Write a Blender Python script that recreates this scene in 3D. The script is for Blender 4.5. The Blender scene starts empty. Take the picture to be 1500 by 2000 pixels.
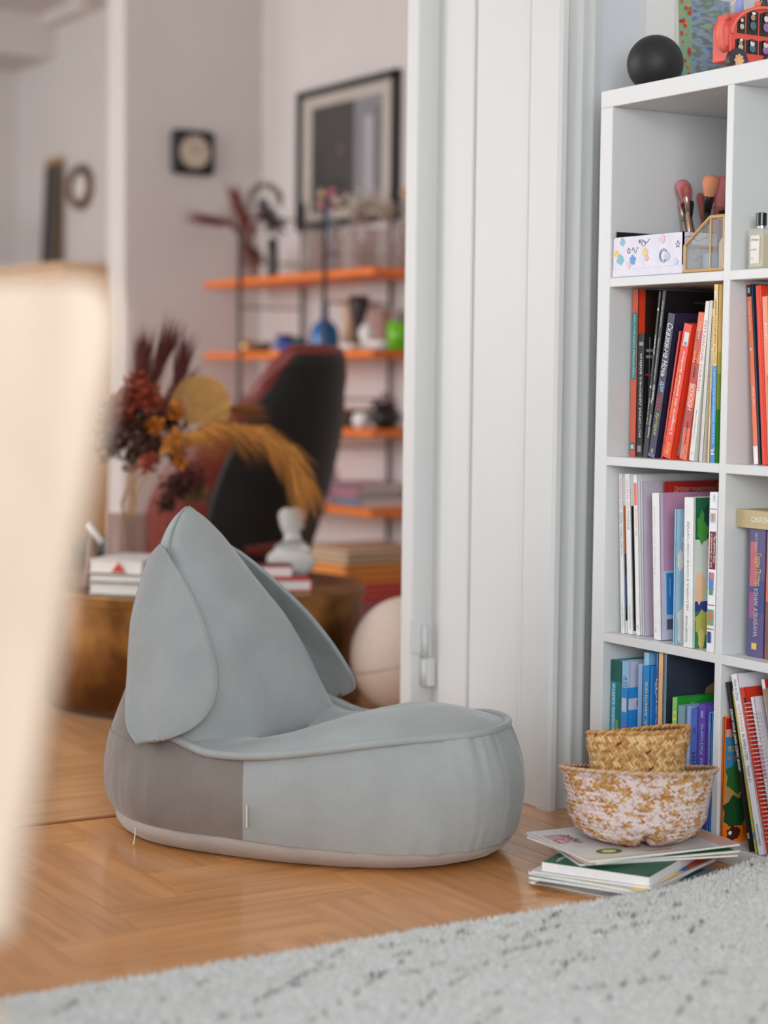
import bpy, bmesh, math, random
import numpy as np
from math import sin, cos, pi, radians, sqrt, atan2
from mathutils import Vector, Matrix, noise
from mathutils.bvhtree import BVHTree
random.seed(7); rng = np.random.default_rng(7)
scene = bpy.context.scene
COL = scene.collection

# ------------------------------------------------------------------ camera
CAM = np.array([-2.3582, -3.0540, .8794]); YAW, PITCH, ROLL, FPX = .5487, -.0680, .0108, 3753.
_f = np.array([sin(YAW)*cos(PITCH), cos(YAW)*cos(PITCH), sin(PITCH)])
_r = np.array([cos(YAW), -sin(YAW), 0]); _u = np.cross(_r, _f)
CR, CU = cos(ROLL)*_r + sin(ROLL)*_u, -sin(ROLL)*_r + cos(ROLL)*_u
cd = bpy.data.cameras.new('camera'); cam = bpy.data.objects.new('camera', cd); COL.objects.link(cam)
cd.sensor_fit = 'VERTICAL'; cd.sensor_height = 36; cd.sensor_width = 27; cd.lens = FPX/2000*36
cd.clip_start = .05; cd.dof.use_dof = True; cd.dof.focus_distance = 3.62; cd.dof.aperture_fstop = 1.75
m = Matrix.Identity(4)
for i in range(3):
    m[i][0], m[i][1], m[i][2], m[i][3] = CR[i], CU[i], -_f[i], CAM[i]
cam.matrix_world = m; scene.camera = cam

# ------------------------------------------------------------------ world and daylight
w = bpy.data.worlds.new('world'); scene.world = w; w.use_nodes = True
w.node_tree.nodes['Background'].inputs[0].default_value = (.72, .82, 1, 1)
w.node_tree.nodes['Background'].inputs[1].default_value = .9
def window_light(name, loc, rot, sx, sy, power, col):
    l = bpy.data.lights.new(name, 'AREA'); l.shape = 'RECTANGLE'; l.size = sx; l.size_y = sy; l.energy = power; l.color = col
    o = bpy.data.objects.new(name, l); COL.objects.link(o); o.location = loc; o.rotation_euler = rot
# daylight falling in through the tall windows of both rooms
window_light('daylight_side_window', (-4.3, -1.9, 1.55), (0, -pi/2, 0), 2.0, 2.6, 12, (.97, .985, 1))
window_light('daylight_rear_window', (-3.0, -4.75, 1.6), (pi/2, 0, 0), 2.2, 2.0, 212, (.93, .97, 1))
window_light('daylight_far_room_window', (-3.6, 3.0, 1.6), (0, -pi/2, 0), 2.1, 3.0, 152, (.98, .985, 1))
window_light('daylight_corner_window', (-3.6, 6.0, 1.6), (0, -pi/2, 0), 2.1, 1.5, 58, (.99, .985, .98))
vs = scene.view_settings; vs.view_transform = 'Standard'; vs.look = 'None'; vs.gamma = 1; vs.use_curve_mapping = False; vs.exposure = -.31
try:
    scene.cycles.use_denoising = True; scene.cycles.caustics_reflective = False; scene.cycles.caustics_refractive = False
    scene.cycles.sample_clamp_indirect = 4; scene.cycles.max_bounces = 8; scene.cycles.diffuse_bounces = 4; scene.cycles.glossy_bounces = 3
    scene.cycles.transparent_max_bounces = 8; scene.cycles.transmission_bounces = 6
except Exception: pass

# ------------------------------------------------------------------ measuring helpers
def ray(x, y): return _f + CR*(x-750)/FPX - CU*(y-1000)/FPX
def at(x, y, d): return Vector(CAM + ray(x, y)*d)
def on(x, y, ax, val):
    d = ray(x, y); return Vector(CAM + d*(val-CAM[ax])/d[ax])
def y_at(px, X, z):                       # the Y of the point (X, Y, z) seen in column px
    k = (px-750)/FPX; g = CR - k*_f
    return CAM[1] - ((X-CAM[0])*g[0] + (z-CAM[2])*g[2])/g[1]
def z_at(py, X, Y):                       # the height seen in row py
    k = (1000-py)/FPX; g = CU - k*_f
    return CAM[2] - ((X-CAM[0])*g[0] + (Y-CAM[1])*g[1])/g[2]

# ------------------------------------------------------------------ materials
def lin(c):
    c = c/255; return c/12.92 if c <= .04045 else ((c+.055)/1.055)**2.4
def L3(c): return (lin(c[0]), lin(c[1]), lin(c[2]), 1)
MATS = {}
def nodes(name):
    mt = bpy.data.materials.new(name); mt.use_nodes = True
    nt = mt.node_tree; return mt, nt, nt.nodes['Principled BSDF']
def M(col, rough=.5, var=.06, scale=60, metal=0, bump=0, sheen=0, spec=.5, name=None, trans=0, emit=0, coat=0):
    key = (tuple(col), rough, var, scale, metal, bump, sheen, spec, trans, emit, coat)
    if key in MATS: return MATS[key]
    mt, nt, b = nodes(name or 'surface_%d' % len(MATS)); N = nt.nodes; K = nt.links
    tc = N.new('ShaderNodeTexCoord'); no = N.new('ShaderNodeTexNoise'); no.inputs['Scale'].default_value = scale; no.inputs['Detail'].default_value = 4
    K.new(tc.outputs['Object'], no.inputs['Vector'])
    r = N.new('ShaderNodeValToRGB'); c = L3(col)
    r.color_ramp.elements[0].position = .3; r.color_ramp.elements[1].position = .7
    r.color_ramp.elements[0].color = (c[0]*(1-var), c[1]*(1-var), c[2]*(1-var), 1)
    r.color_ramp.elements[1].color = tuple(min(1, x*(1+var)) for x in c[:3]) + (1,)
    K.new(no.outputs['Fac'], r.inputs[0]); K.new(r.outputs[0], b.inputs['Base Color'])
    b.inputs['Roughness'].default_value = rough; b.inputs['Metallic'].default_value = metal
    b.inputs['Specular IOR Level'].default_value = spec
    if trans: b.inputs['Transmission Weight'].default_value = trans
    if coat: b.inputs['Coat Weight'].default_value = coat
    if sheen:
        b.inputs['Sheen Weight'].default_value = sheen; b.inputs['Sheen Roughness'].default_value = .45
    if bump:
        bp = N.new('ShaderNodeBump'); bp.inputs['Strength'].default_value = bump; bp.inputs['Distance'].default_value = .002
        K.new(no.outputs['Fac'], bp.inputs['Height']); K.new(bp.outputs[0], b.inputs['Normal'])
    MATS[key] = mt; return mt
def glass(col=(240, 245, 245), rough=.02, mix=.82):
    key = ('glass', tuple(col), rough, mix)
    if key in MATS: return MATS[key]
    mt, nt, b = nodes('thin_glass_%d' % len(MATS)); N = nt.nodes; K = nt.links
    tr = N.new('ShaderNodeBsdfTransparent'); tr.inputs[0].default_value = L3(col)
    mx = N.new('ShaderNodeMixShader'); mx.inputs[0].default_value = mix
    b.inputs['Base Color'].default_value = L3(col); b.inputs['Roughness'].default_value = rough
    K.new(b.outputs[0], mx.inputs[1]); K.new(tr.outputs[0], mx.inputs[2])
    K.new(mx.outputs[0], N['Material Output'].inputs[0]); MATS[key] = mt; return mt
def wood(name, c0, c1, rough=.3, along=0, scale=6, rnd=.35, coat=0):
    mt, nt, b = nodes(name); N = nt.nodes; K = nt.links
    tc = N.new('ShaderNodeTexCoord'); oi = N.new('ShaderNodeObjectInfo'); mp = N.new('ShaderNodeMapping')
    s = [9, 9, 9]; s[along] = .9; mp.inputs['Scale'].default_value = s
    ad = N.new('ShaderNodeVectorMath'); ad.operation = 'ADD'; sc = N.new('ShaderNodeVectorMath'); sc.operation = 'SCALE'; sc.inputs['Scale'].default_value = 40
    cb = N.new('ShaderNodeCombineXYZ'); K.new(oi.outputs['Random'], cb.inputs[0]); K.new(oi.outputs['Random'], cb.inputs[1]); K.new(cb.outputs[0], sc.inputs[0])
    K.new(tc.outputs['Object'], ad.inputs[0]); K.new(sc.outputs[0], ad.inputs[1]); K.new(ad.outputs[0], mp.inputs['Vector'])
    no = N.new('ShaderNodeTexNoise'); no.inputs['Scale'].default_value = scale; no.inputs['Detail'].default_value = 6; no.inputs['Distortion'].default_value = .6
    K.new(mp.outputs[0], no.inputs['Vector'])
    r = N.new('ShaderNodeValToRGB'); r.color_ramp.elements[0].position = .3; r.color_ramp.elements[1].position = .68
    r.color_ramp.elements[0].color = L3(c0); r.color_ramp.elements[1].color = L3(c1); K.new(no.outputs['Fac'], r.inputs[0])
    hs = N.new('ShaderNodeHueSaturation'); mr = N.new('ShaderNodeMapRange'); mr.inputs['To Min'].default_value = 1-rnd/2; mr.inputs['To Max'].default_value = 1+rnd/2
    K.new(oi.outputs['Random'], mr.inputs[0]); K.new(mr.outputs[0], hs.inputs['Value']); K.new(r.outputs[0], hs.inputs['Color']); K.new(hs.outputs[0], b.inputs['Base Color'])
    b.inputs['Roughness'].default_value = rough
    if coat: b.inputs['Coat Weight'].default_value = coat; b.inputs['Coat Roughness'].default_value = .12
    bp = N.new('ShaderNodeBump'); bp.inputs['Strength'].default_value = .08; bp.inputs['Distance'].default_value = .002
    K.new(no.outputs['Fac'], bp.inputs['Height']); K.new(bp.outputs[0], b.inputs['Normal']); return mt

# ------------------------------------------------------------------ mesh helpers
class G:                                   # gathers geometry with material slots, built as ONE mesh object
    def __init__(s): s.v = []; s.f = []; s.mi = []; s.mats = []
    def slot(s, mat):
        if mat not in s.mats: s.mats.append(mat)
        return s.mats.index(mat)
    def add(s, vs, fs, mat):
        o = len(s.v); s.v += [tuple(p) for p in vs]; k = s.slot(mat)
        for q in fs: s.f.append(tuple(i+o for i in q)); s.mi.append(k)
        return s
    def box(s, lo, hi, mat):
        x0, y0, z0 = lo; x1, y1, z1 = hi
        return s.add([(x0,y0,z0),(x1,y0,z0),(x1,y1,z0),(x0,y1,z0),(x0,y0,z1),(x1,y0,z1),(x1,y1,z1),(x0,y1,z1)],
                     [(0,3,2,1),(4,5,6,7),(0,1,5,4),(1,2,6,5),(2,3,7,6),(3,0,4,7)], mat)
    def tube(s, pts, rad, mat, n=8, cap=True, closed=False):
        pts = [Vector(p) for p in pts]; R = rad if hasattr(rad, '__len__') else [rad]*len(pts); vs = []; fs = []; k = len(pts); pa = None
        for i, p in enumerate(pts):
            a = pts[(i-1) % k] if (i or closed) else p; b = pts[(i+1) % k] if (i < k-1 or closed) else p
            d = (b-a).normalized()
            if pa is None:
                pa = d.orthogonal().normalized()
            else:
                pa = (pa - d*pa.dot(d)); pa = pa.normalized() if pa.length > 1e-6 else d.orthogonal().normalized()
            q = d.cross(pa)
            for j in range(n):
                t = 2*pi*j/n; vs.append(p + (pa*cos(t)+q*sin(t))*R[i])
        for i in range(k if closed else k-1):
            for j in range(n):
                i2 = (i+1) % k; fs.append((i*n+j, i*n+(j+1) % n, i2*n+(j+1) % n, i2*n+j))
        if cap and not closed:
            fs.append(tuple(range(n-1, -1, -1))); fs.append(tuple((k-1)*n+j for j in range(n)))
        return s.add(vs, fs, mat)
    def lathe(s, prof, mat, n=32, c=(0,0,0), sx=1, sy=1, cap=False):
        vs = []; fs = []; k = len(prof)
        for r, z in prof:
            for j in range(n):
                t = 2*pi*j/n; vs.append((c[0]+r*cos(t)*sx, c[1]+r*sin(t)*sy, c[2]+z))
        for i in range(k-1):
            for j in range(n): fs.append((i*n+j, i*n+(j+1) % n, (i+1)*n+(j+1) % n, (i+1)*n+j))
        if cap: fs.append(tuple(range(n-1, -1, -1))); fs.append(tuple((k-1)*n+j for j in range(n)))
        return s.add(vs, fs, mat)
    def ball(s, c, r, mat, n=16, sc=(1,1,1)):
        pr = [(max(1e-5, sin(pi*i/n)), -cos(pi*i/n)) for i in range(n+1)]
        vs = []; fs = []; m2 = n*2
        for a, z in pr:
            for j in range(m2):
                t = 2*pi*j/m2; vs.append((c[0]+r*sc[0]*a*cos(t), c[1]+r*sc[1]*a*sin(t), c[2]+r*sc[2]*z))
        for i in range(n):
            for j in range(m2): fs.append((i*m2+j, i*m2+(j+1) % m2, (i+1)*m2+(j+1) % m2, (i+1)*m2+j))
        return s.add(vs, fs, mat)
    def poly(s, pts, mat): return s.add(pts, [tuple(range(len(pts)))], mat)
    def prism(s, pts, off, mat):            # polygon pushed along off
        n = len(pts); off = Vector(off); a = [Vector(p) for p in pts]
        return s.add(a + [p+off for p in a], [tuple(range(n-1, -1, -1)), tuple(range(n, 2*n))] + [(i, (i+1) % n, n+(i+1) % n, n+i) for i in range(n)], mat)
    def grid(s, P, mat, closed=False):      # P[i][j] points
        h = len(P); w_ = len(P[0]); fs = []
        for i in range(h-1):
            for j in range(w_ if closed else w_-1): fs.append((i*w_+j, i*w_+(j+1) % w_, (i+1)*w_+(j+1) % w_, (i+1)*w_+j))
        return s.add([p for row in P for p in row], fs, mat)
    def mesh(s, name, smooth=False, bevel=0, seg=1, fix=True, weld=0):
        me = bpy.data.meshes.new(name); me.from_pydata(s.v, [], s.f)
        for q in s.mats: me.materials.append(q)
        me.polygons.foreach_set('material_index', s.mi)
        if fix or bevel or weld:
            bm = bmesh.new(); bm.from_mesh(me)
            if weld: bmesh.ops.remove_doubles(bm, verts=bm.verts, dist=weld)
            if bevel:
                es = [e for e in bm.edges if len(e.link_faces) == 2 and e.calc_face_angle(0) > .6]
                bmesh.ops.bevel(bm, geom=es, offset=bevel, segments=seg, affect='EDGES', profile=.5)
            bmesh.ops.recalc_face_normals(bm, faces=bm.faces); bm.to_mesh(me); bm.free()
        if smooth: me.polygons.foreach_set('use_smooth', [True]*len(me.polygons))
        me.update(); return me
    def build(s, name, parent=None, smooth=False, bevel=0, seg=1, fix=True, weld=0, label=None):
        return link(name, s.mesh(name, smooth, bevel, seg, fix, weld), parent, label)
def link(name, me, parent=None, label=None):
    o = bpy.data.objects.new(name, me); COL.objects.link(o)
    if parent: o.parent = parent
    if label: o['label'] = label
    return o
def smooth_by_angle(o, ang=.7):
    me = o.data; me.polygons.foreach_set('use_smooth', [True]*len(me.polygons))
    bm = bmesh.new(); bm.from_mesh(me)
    for e in bm.edges:
        if len(e.link_faces) == 2: e.smooth = e.calc_face_angle(0) < ang
    bm.to_mesh(me); bm.free(); return o
def tag(o, label, cat, group=None):
    o['label'] = label; o['category'] = cat
    if group: o['group'] = group
    return o
def struct(o): o['kind'] = 'structure'; return o
def stuff(o): o['kind'] = 'stuff'; return o
def thing(name, label, cat, loc=(0,0,0), rot=(0,0,0), group=None):
    o = bpy.data.objects.new(name, None); COL.objects.link(o); o.location = loc; o.rotation_euler = rot; o.empty_display_size = .05
    return tag(o, label, cat, group)
_txt = {}
def text_geo(body, shear=0):
    if (body, shear) in _txt: return _txt[(body, shear)]
    cu = bpy.data.curves.new('lettering', 'FONT'); cu.body = body; cu.resolution_u = 3; cu.shear = shear
    o = bpy.data.objects.new('lettering', cu); me = bpy.data.meshes.new_from_object(o)
    vs = np.array([v.co[:] for v in me.vertices]) if len(me.vertices) else np.zeros((1, 3)); fs = [tuple(p.vertices) for p in me.polygons]
    bpy.data.objects.remove(o); bpy.data.curves.remove(cu); bpy.data.meshes.remove(me)
    lo = vs.min(0); hi = vs.max(0); vs = (vs-lo)/np.maximum(hi-lo, 1e-6); _txt[(body, shear)] = (vs, fs, (hi-lo)[0]/max((hi-lo)[1], 1e-6)); return _txt[(body, shear)]
def letters(g, body, org, base, up, length, height, mat, shear=0, keep=False):
    """flat print: text from org along base (length) with cap height along up; a hair proud of the surface"""
    vs, fs, asp = text_geo(body, shear)
    if keep: length = min(length, height*asp)
    b = Vector(base); u = Vector(up); o = Vector(org)
    g.add([o + b*(float(v[0])*length) + u*(float(v[1])*height) for v in vs], fs, mat)
# ================================================================== THE SETTING
WHITE = M((216, 217, 215), .42, .015, 3, name='white_gloss_paint')
PAINT = M((226, 226, 224), .8, .02, 2, name='white_wall_paint')
FARPAINT = M((212, 206, 203), .85, .025, 2, name='dimmed_white_wall_paint')  # white paint, with the far room's dimmer light mixed into the colour
def wall_with_hole(name, ax, a, b, lo, hi, h, hole, mat):
    """wall slab between a and b on axis ax, running lo..hi, height h, hole=(p0,p1,z0,z1)"""
    g = G()
    def bx(p0, p1, z0, z1):
        if ax == 0: g.box((a, p0, z0), (b, p1, z1), mat)
        else: g.box((p0, a, z0), (p1, b, z1), mat)
    p0, p1, z0, z1 = hole
    if p0 > lo: bx(lo, p0, 0, h)
    if p1 < hi: bx(p1, hi, 0, h)
    if z0 > 0: bx(p0, p1, 0, z0)
    bx(p0, p1, z1, h)
    return struct(g.build(name))
H1 = 3.1
wall_with_hole('wall_left', 0, -4.35, -4.2, -4.6, .135, H1, (-3.2, -.6, .55, 2.55), PAINT)
wall_with_hole('wall_rear', 1, -4.75, -4.6, -4.35, .55, H1, (-4.1, -1.9, .6, 2.6), PAINT)
struct(G().box((.42, -4.6, 0), (.57, .135, H1), PAINT).build('wall_right'))
SHADEPAINT = M((208, 211, 215), .8, .02, 2, name='shade_tinted_wall_paint')  # door wall tint: the shade of the corner is put into the colour
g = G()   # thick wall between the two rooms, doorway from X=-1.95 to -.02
g.box((-4.35, .135, 0), (-1.95, .58, H1), SHADEPAINT); g.box((-.02, .135, 0), (1.65, .58, H1), SHADEPAINT); g.box((-1.95, .135, 2.5), (-.02, .58, H1), PAINT)
g.box((.2, .112, 0), (.42, .135, H1), PAINT)           # shallow pier in the corner behind the bookcase
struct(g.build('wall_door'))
struct(G().box((-4.35, -4.75, H1), (1.65, .58, H1+.15), PAINT).build('ceiling'))
# far room
wall_with_hole('wall_far_left', 0, -3.65, -3.5, .58, 4.9, 2.9, (1.5, 4.5, .55, 2.65), FARPAINT)
wall_with_hole('wall_far_corner', 0, -3.65, -3.5, 4.9, 7.35, 2.9, (5.25, 6.75, .55, 2.65), FARPAINT)
struct(G().box((1.5, .58, 0), (1.65, 7.35, 2.9), FARPAINT).build('wall_far_right'))
struct(G().box((-3.65, 7.2, 0), (1.65, 7.35, 2.9), FARPAINT).build('wall_far_back'))
struct(G().box((.87, 4.3, 0), (1.5, 4.47, 2.9), FARPAINT).build('wall_far_pier', bevel=.004))
g = G(); g.box((-3.65, .58, 2.78), (1.65, 7.35, 2.95), FARPAINT); g.box((-3.5, 6.62, 2.56), (1.5, 7.2, 2.8), FARPAINT)
g.box((-3.5, .58, 2.73), (1.5, .66, 2.78), FARPAINT); g.box((1.42, 4.47, 2.72), (1.5, 6.62, 2.78), FARPAINT)
struct(g.build('ceiling_far'))
# windows (out of frame, the daylight comes through them)
def window(name, ax, a, hole, n):
    g = G(); p0, p1, z0, z1 = hole; t = .035
    def bx(q0, q1, y0, y1, d0=-.03, d1=.03):
        if ax == 0: g.box((a+d0, q0, y0), (a+d1, q1, y1), WHITE)
        else: g.box((q0, a+d0, y0), (q1, a+d1, y1), WHITE)
    bx(p0, p1, z0, z0+2*t); bx(p0, p1, z1-2*t, z1)
    for i in range(n+1):
        c = p0 + (p1-p0)*i/n; bx(max(p0, c-t), min(p1, c+t), z0, z1)
    bx(p0-.05, p1+.05, z0-.04, z0, -.05, .12)
    struct(g.build(name))
window('window_1', 0, -4.26, (-3.2, -.6, .55, 2.55), 3); window('window_2', 1, -4.66, (-4.1, -1.9, .6, 2.6), 2); window('window_3', 0, -3.56, (1.5, 4.5, .55, 2.65), 3); window('window_4', 0, -3.56, (5.25, 6.75, .55, 2.65), 2)

# ---- parquet: triple herringbone strips laid on a dark sub-floor
SUB = M((104, 62, 32), .6, .2, 14, name='oak_subfloor')
floor = struct(G().box((-4.35, -4.75, -.06), (1.65, 7.35, -.0035), SUB).build('floor'))
PLK = wood('honey_oak_strip', (194, 130, 72), (224, 158, 94), .24, 0, 3.2, .16, coat=.45)
PLKF = wood('worn_honey_oak_strip', (188, 138, 92), (216, 166, 120), .28, 0, 3.2, .16, coat=.25)
Bk, Ln = .157, .440; W3 = Bk/3
def plank_mesh(mat):
    g = G(); a, b_ = Ln/2-.0006, W3/2-.0006; c = .0002
    g.add([(-a,-b_,-.02),(a,-b_,-.02),(a,b_,-.02),(-a,b_,-.02),(-a,-b_,-c),(a,-b_,-c),(a,b_,-c),(-a,b_,-c),(-a+c,-b_+c,0),(a-c,-b_+c,0),(a-c,b_-c,0),(-a+c,b_-c,0)],
          [(0,1,5,4),(1,2,6,5),(2,3,7,6),(3,0,4,7),(4,5,9,8),(5,6,10,9),(6,7,11,10),(7,4,8,11),(8,9,10,11)], mat)
    return g.mesh('plank')
pm, pmf = plank_mesh(PLK), plank_mesh(PLKF)
def seen(x, y, z=0):
    d = np.array([x, y, z])-CAM; zz = d@_f
    if zz < .5: return False
    px, py = 750+FPX*(d@CR)/zz, 1000-FPX*(d@CU)/zz
    return -260 < px < 1640 and 1300 < py < 2150
cut_y = .486
rest = G()                                  # strips well outside the picture, joined
for k in range(-26, 34):
    for q in range(-16, 17):
        ox, oy = -1.109+k*Bk+q*Ln, -.279+k*Bk-q*Ln
        for i in range(3):
            for (cx, cy, rz) in ((ox+Ln/2, oy+W3*(i+.5), 0), (ox+W3*(i+.5), oy+Bk+Ln/2, pi/2)):
                lx, ly = (Ln/2, W3/2) if rz == 0 else (W3/2, Ln/2)
                if not (-4.1 < cx < (.42+lx if cy < .6 else 1.5) and -2.6 < cy < 5.2): continue
                if cx-lx > -.03 and cy-ly > .1 and cy+ly < .6: continue
                near = -.82 < cy < 2.3 and cx < .42+lx and any(seen(cx+sx*lx*.8, cy+sy*ly*.8) for sx in (-1, 0, 1) for sy in (-1, 0, 1))
                if not near and not (cy-ly < cut_y < cy+ly):
                    if (cx-lx > .4 and cy < .58) or (cy-ly < .58 and cy+ly > .135 and (cx-lx < -1.95 or cx+lx > -.02)): continue
                    rest.box((cx-lx+.0006, cy-ly+.0006, -.02), (cx+lx-.0006, cy+ly-.0006, 0), PLK if cy < cut_y else PLKF); continue
                if not near and (cx < -1.95 or cx > 0): continue
                far = cy > cut_y
                if cy-ly < cut_y < cy+ly:                      # strips that meet the threshold are cut there
                    for y0, y1, mt in ((cy-ly+.0006, cut_y-.0065, PLK), (cut_y+.0065, cy+ly-.0006, PLKF)):
                        if y1-y0 < .008: continue
                        hx = lx-.0006
                        gg = G().box((-hx, y0-cy, -.02), (hx, y1-cy, 0), mt) if rz == 0 else G().box((y0-cy, -hx, -.02), (y1-cy, hx, 0), mt)
                        o = gg.build('plank', floor); o.location = (cx, cy, 0); o.rotation_euler = (0, 0, rz)
                    continue
                o = link('plank', pmf if far else pm, floor); o.location = (cx, cy, 0); o.rotation_euler = (0, 0, rz + (pi if random.random() < .5 else 0))
stuff(rest.build('parquet_strips', floor))
struct(G().box((-1.95, .478, -.003), (-.02, .492, .0015), wood('oak_threshold', (140, 84, 40), (176, 112, 60), .3, 0, 5, 0)).build('trim_1'))

# ---- door lining, casing and hinge
g = G()
g.box((-.026, .13, 0), (-.018, .56, 2.5), WHITE)                        # recessed panel
g.box((-.0298, .128, 0), (-.024, .2, 2.5), WHITE); g.box((-.031, .41, 0), (-.026, .515, 2.5), WHITE)
g.box((-.033, .198, 0), (-.026, .206, 2.5), WHITE); g.box((-.033, .402, 0), (-.026, .411, 2.5), WHITE)
g.box((-.95, .135, 2.47), (-.02, .56, 2.5), WHITE)
ln = struct(g.build('trim_2', bevel=.0015))
g = G(); g.box((-.078, .552, 0), (-.02, .6, 2.5), WHITE)
fr = struct(g.build('door_1', bevel=.003))
p = at(806, 1170, 4.42)
G().box((-.083, .549, .272), (-.046, .552, .345), WHITE).box((-.083, .549, .345), (-.046, .5535, .350), WHITE).build('hinge_leaf', fr, bevel=.0008)
G().tube([(-.048, .546, .262), (-.048, .546, .335)], .0075, WHITE, 12).tube([(-.048, .546, .198), (-.048, .546, .26)], .0075, WHITE, 12).build('hinge_knuckle', fr, smooth=True)
G().box((-.046, .53, .198), (-.028, .549, .262), WHITE).build('hinge_plate', fr, bevel=.0008)
prof = [(-.031, .13), (-.031, .1), (-.026, .092), (-.014, .092), (-.008, .097), (.0, .103), (.02, .107), (.022, .1), (.0245, .0965), (.0285, .0965), (.031, .1), (.033, .106), (.054, .112), (.0555, .105), (.0575, .102), (.0615, .102), (.064, .106), (.066, .111), (.0855, .117), (.088, .123), (.088, .135)]
prof += [(-.031, .1345)]; prof[-2] = (.088, .1345)
g = G(); g.prism([(x, y, .0) for x, y in prof], (0, 0, 2.62), WHITE)
struct(smooth_by_angle(g.build('trim_3'), .5))
g = G(); g.box((-2.0, .095, 0), (-1.95, .58, 2.6), WHITE); g.box((-2.06, .1, 0), (-1.95, .135, 2.6), WHITE); struct(g.build('trim_4'))

# ================================================================== RUG
def rug_h(x, y): return .016 + .03*max(0, min(1, (x+.36)/.3))**2*max(0, 1-((y+.66)/.34)**2)
RUGB = M((212, 211, 208), .95, .1, 400, name='rug_backing')
RX0, RX1, RY0, RY1 = -3.1, -.012, -2.7, -.552
n, m_ = 60, 40
P = [[(RX0+(RX1-RX0)*j/n, RY0+(RY1-RY0)*i/m_, rug_h(RX0+(RX1-RX0)*j/n, RY0+(RY1-RY0)*i/m_)) for j in range(n+1)] for i in range(m_+1)]
Pb = [[(x, y, max(0, z-.014)) for x, y, z in r] for r in P]
rug = thing('rug', 'light grey shaggy wool rug with broken dark dashed lines on the parquet', 'rug', (0, 0, 0))
g = G().grid(P, RUGB).grid(Pb, RUGB)
g.build('rug_backing', rug, fix=False)
def rug_pile():
    # tufts only where the rug lies near the camera's view; short cones, two wool colours
    N_ = 180000
    x = rng.uniform(-2.2, RX1, N_); y = rng.uniform(-1.7, RY1+.004, N_)
    d = np.stack([x, y, np.full(N_, .03)], 1)-CAM; zz = d@_f; px = 750+FPX*(d@CR)/zz; py = 1000-FPX*(d@CU)/zz
    k = (px > -160) & (px < 1660) & (py < 2130) & (zz > .6); x = x[k]; y = y[k]; n1 = len(x)
    x2 = rng.uniform(RX0, RX1, 190000); y2 = rng.uniform(RY0, RY1+.004, 190000)      # coarser pile beyond the picture's edge
    d = np.stack([x2, y2, np.full(len(x2), .03)], 1)-CAM; zz = d@_f; zz = np.where(np.abs(zz) < .05, .05, zz); px = 750+FPX*(d@CR)/zz; py = 1000-FPX*(d@CU)/zz
    k = ~((px > -160) & (px < 1660) & (py < 2130) & (zz > .6)); x = np.concatenate([x, x2[k]]); y = np.concatenate([y, y2[k]]); n_ = len(x)
    z = np.array([rug_h(a, b) for a, b in zip(x, y)])
    # dashed lines: lines along the front edge and a lozenge lattice
    dash = np.zeros(n_, bool)
    ph = rng.uniform(0, 50)
    def line(dist, along, seed, dens=.5):
        v = np.array([noise.noise(Vector((float(a)*22, seed, 0))) for a in along[np.abs(dist) < .0022]])
        idx = np.where(np.abs(dist) < .0022)[0]; dash[idx[(v > .06) & (rng.random(len(v)) < .8)]] = True
    wob = .006*np.sin(x*17+1)
    for i, yc in enumerate((-.606, -.655, -.715)):
        sel = x > (-1.02 if i < 2 else -.98)
        dd = np.where(sel & (x < -.3), y-yc+wob*.6-.02*np.maximum(0, x+.75)*(i+1)*.8, 9.); line(dd, x, i*3.1)
    for i, c in enumerate(np.arange(-2.4, 1.2, .125)):
        dd = (y - .62*(x) - c + wob)/1.18; line(np.where((y < -.57), dd, 9.), x+y, 20+i*1.7)
    for i, c in enumerate((-1.55, -1.75)):
        dd = (y + .25*x - c*.62 + wob); line(np.where(y < -.7, dd, 9.), x, 60+i*2.3)
    h = rng.uniform(.004, .0095, n_); h[dash] += .002; r = rng.uniform(.0016, .003, n_); r[n1:] *= 1.7; h[n1:] *= 1.2
    ang = rng.uniform(0, 2*pi, n_); lean = rng.uniform(0, .006, n_); la = rng.uniform(0, 2*pi, n_)
    V = np.zeros((n_, 4, 3))
    for j in range(3):
        V[:, j, 0] = x+r*np.cos(ang+2.094*j); V[:, j, 1] = y+r*np.sin(ang+2.094*j); V[:, j, 2] = z-.001
    V[:, 3, 0] = x+lean*np.cos(la); V[:, 3, 1] = y+lean*np.sin(la); V[:, 3, 2] = z+h
    F = np.array([[0, 1, 3], [1, 2, 3], [2, 0, 3]])[None]+4*np.arange(n_)[:, None, None]
    F = F.reshape(-1, 3); me = bpy.data.meshes.new('pile')
    me.vertices.add(n_*4); me.vertices.foreach_set('co', V.ravel()); me.loops.add(len(F)*3); me.loops.foreach_set('vertex_index', F.ravel())
    me.polygons.add(len(F)); me.polygons.foreach_set('loop_start', np.arange(len(F))*3); me.polygons.foreach_set('loop_total', np.full(len(F), 3))
    me.materials.append(M((236, 236, 233), .95, .1, 90, name='ivory_wool')); me.materials.append(M((146, 137, 138), .95, .2, 90, name='charcoal_wool'))
    me.polygons.foreach_set('material_index', np.repeat(dash.astype(np.int32), 3)); me.update()
    stuff(link('pile', me, rug))
rug_pile()

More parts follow.
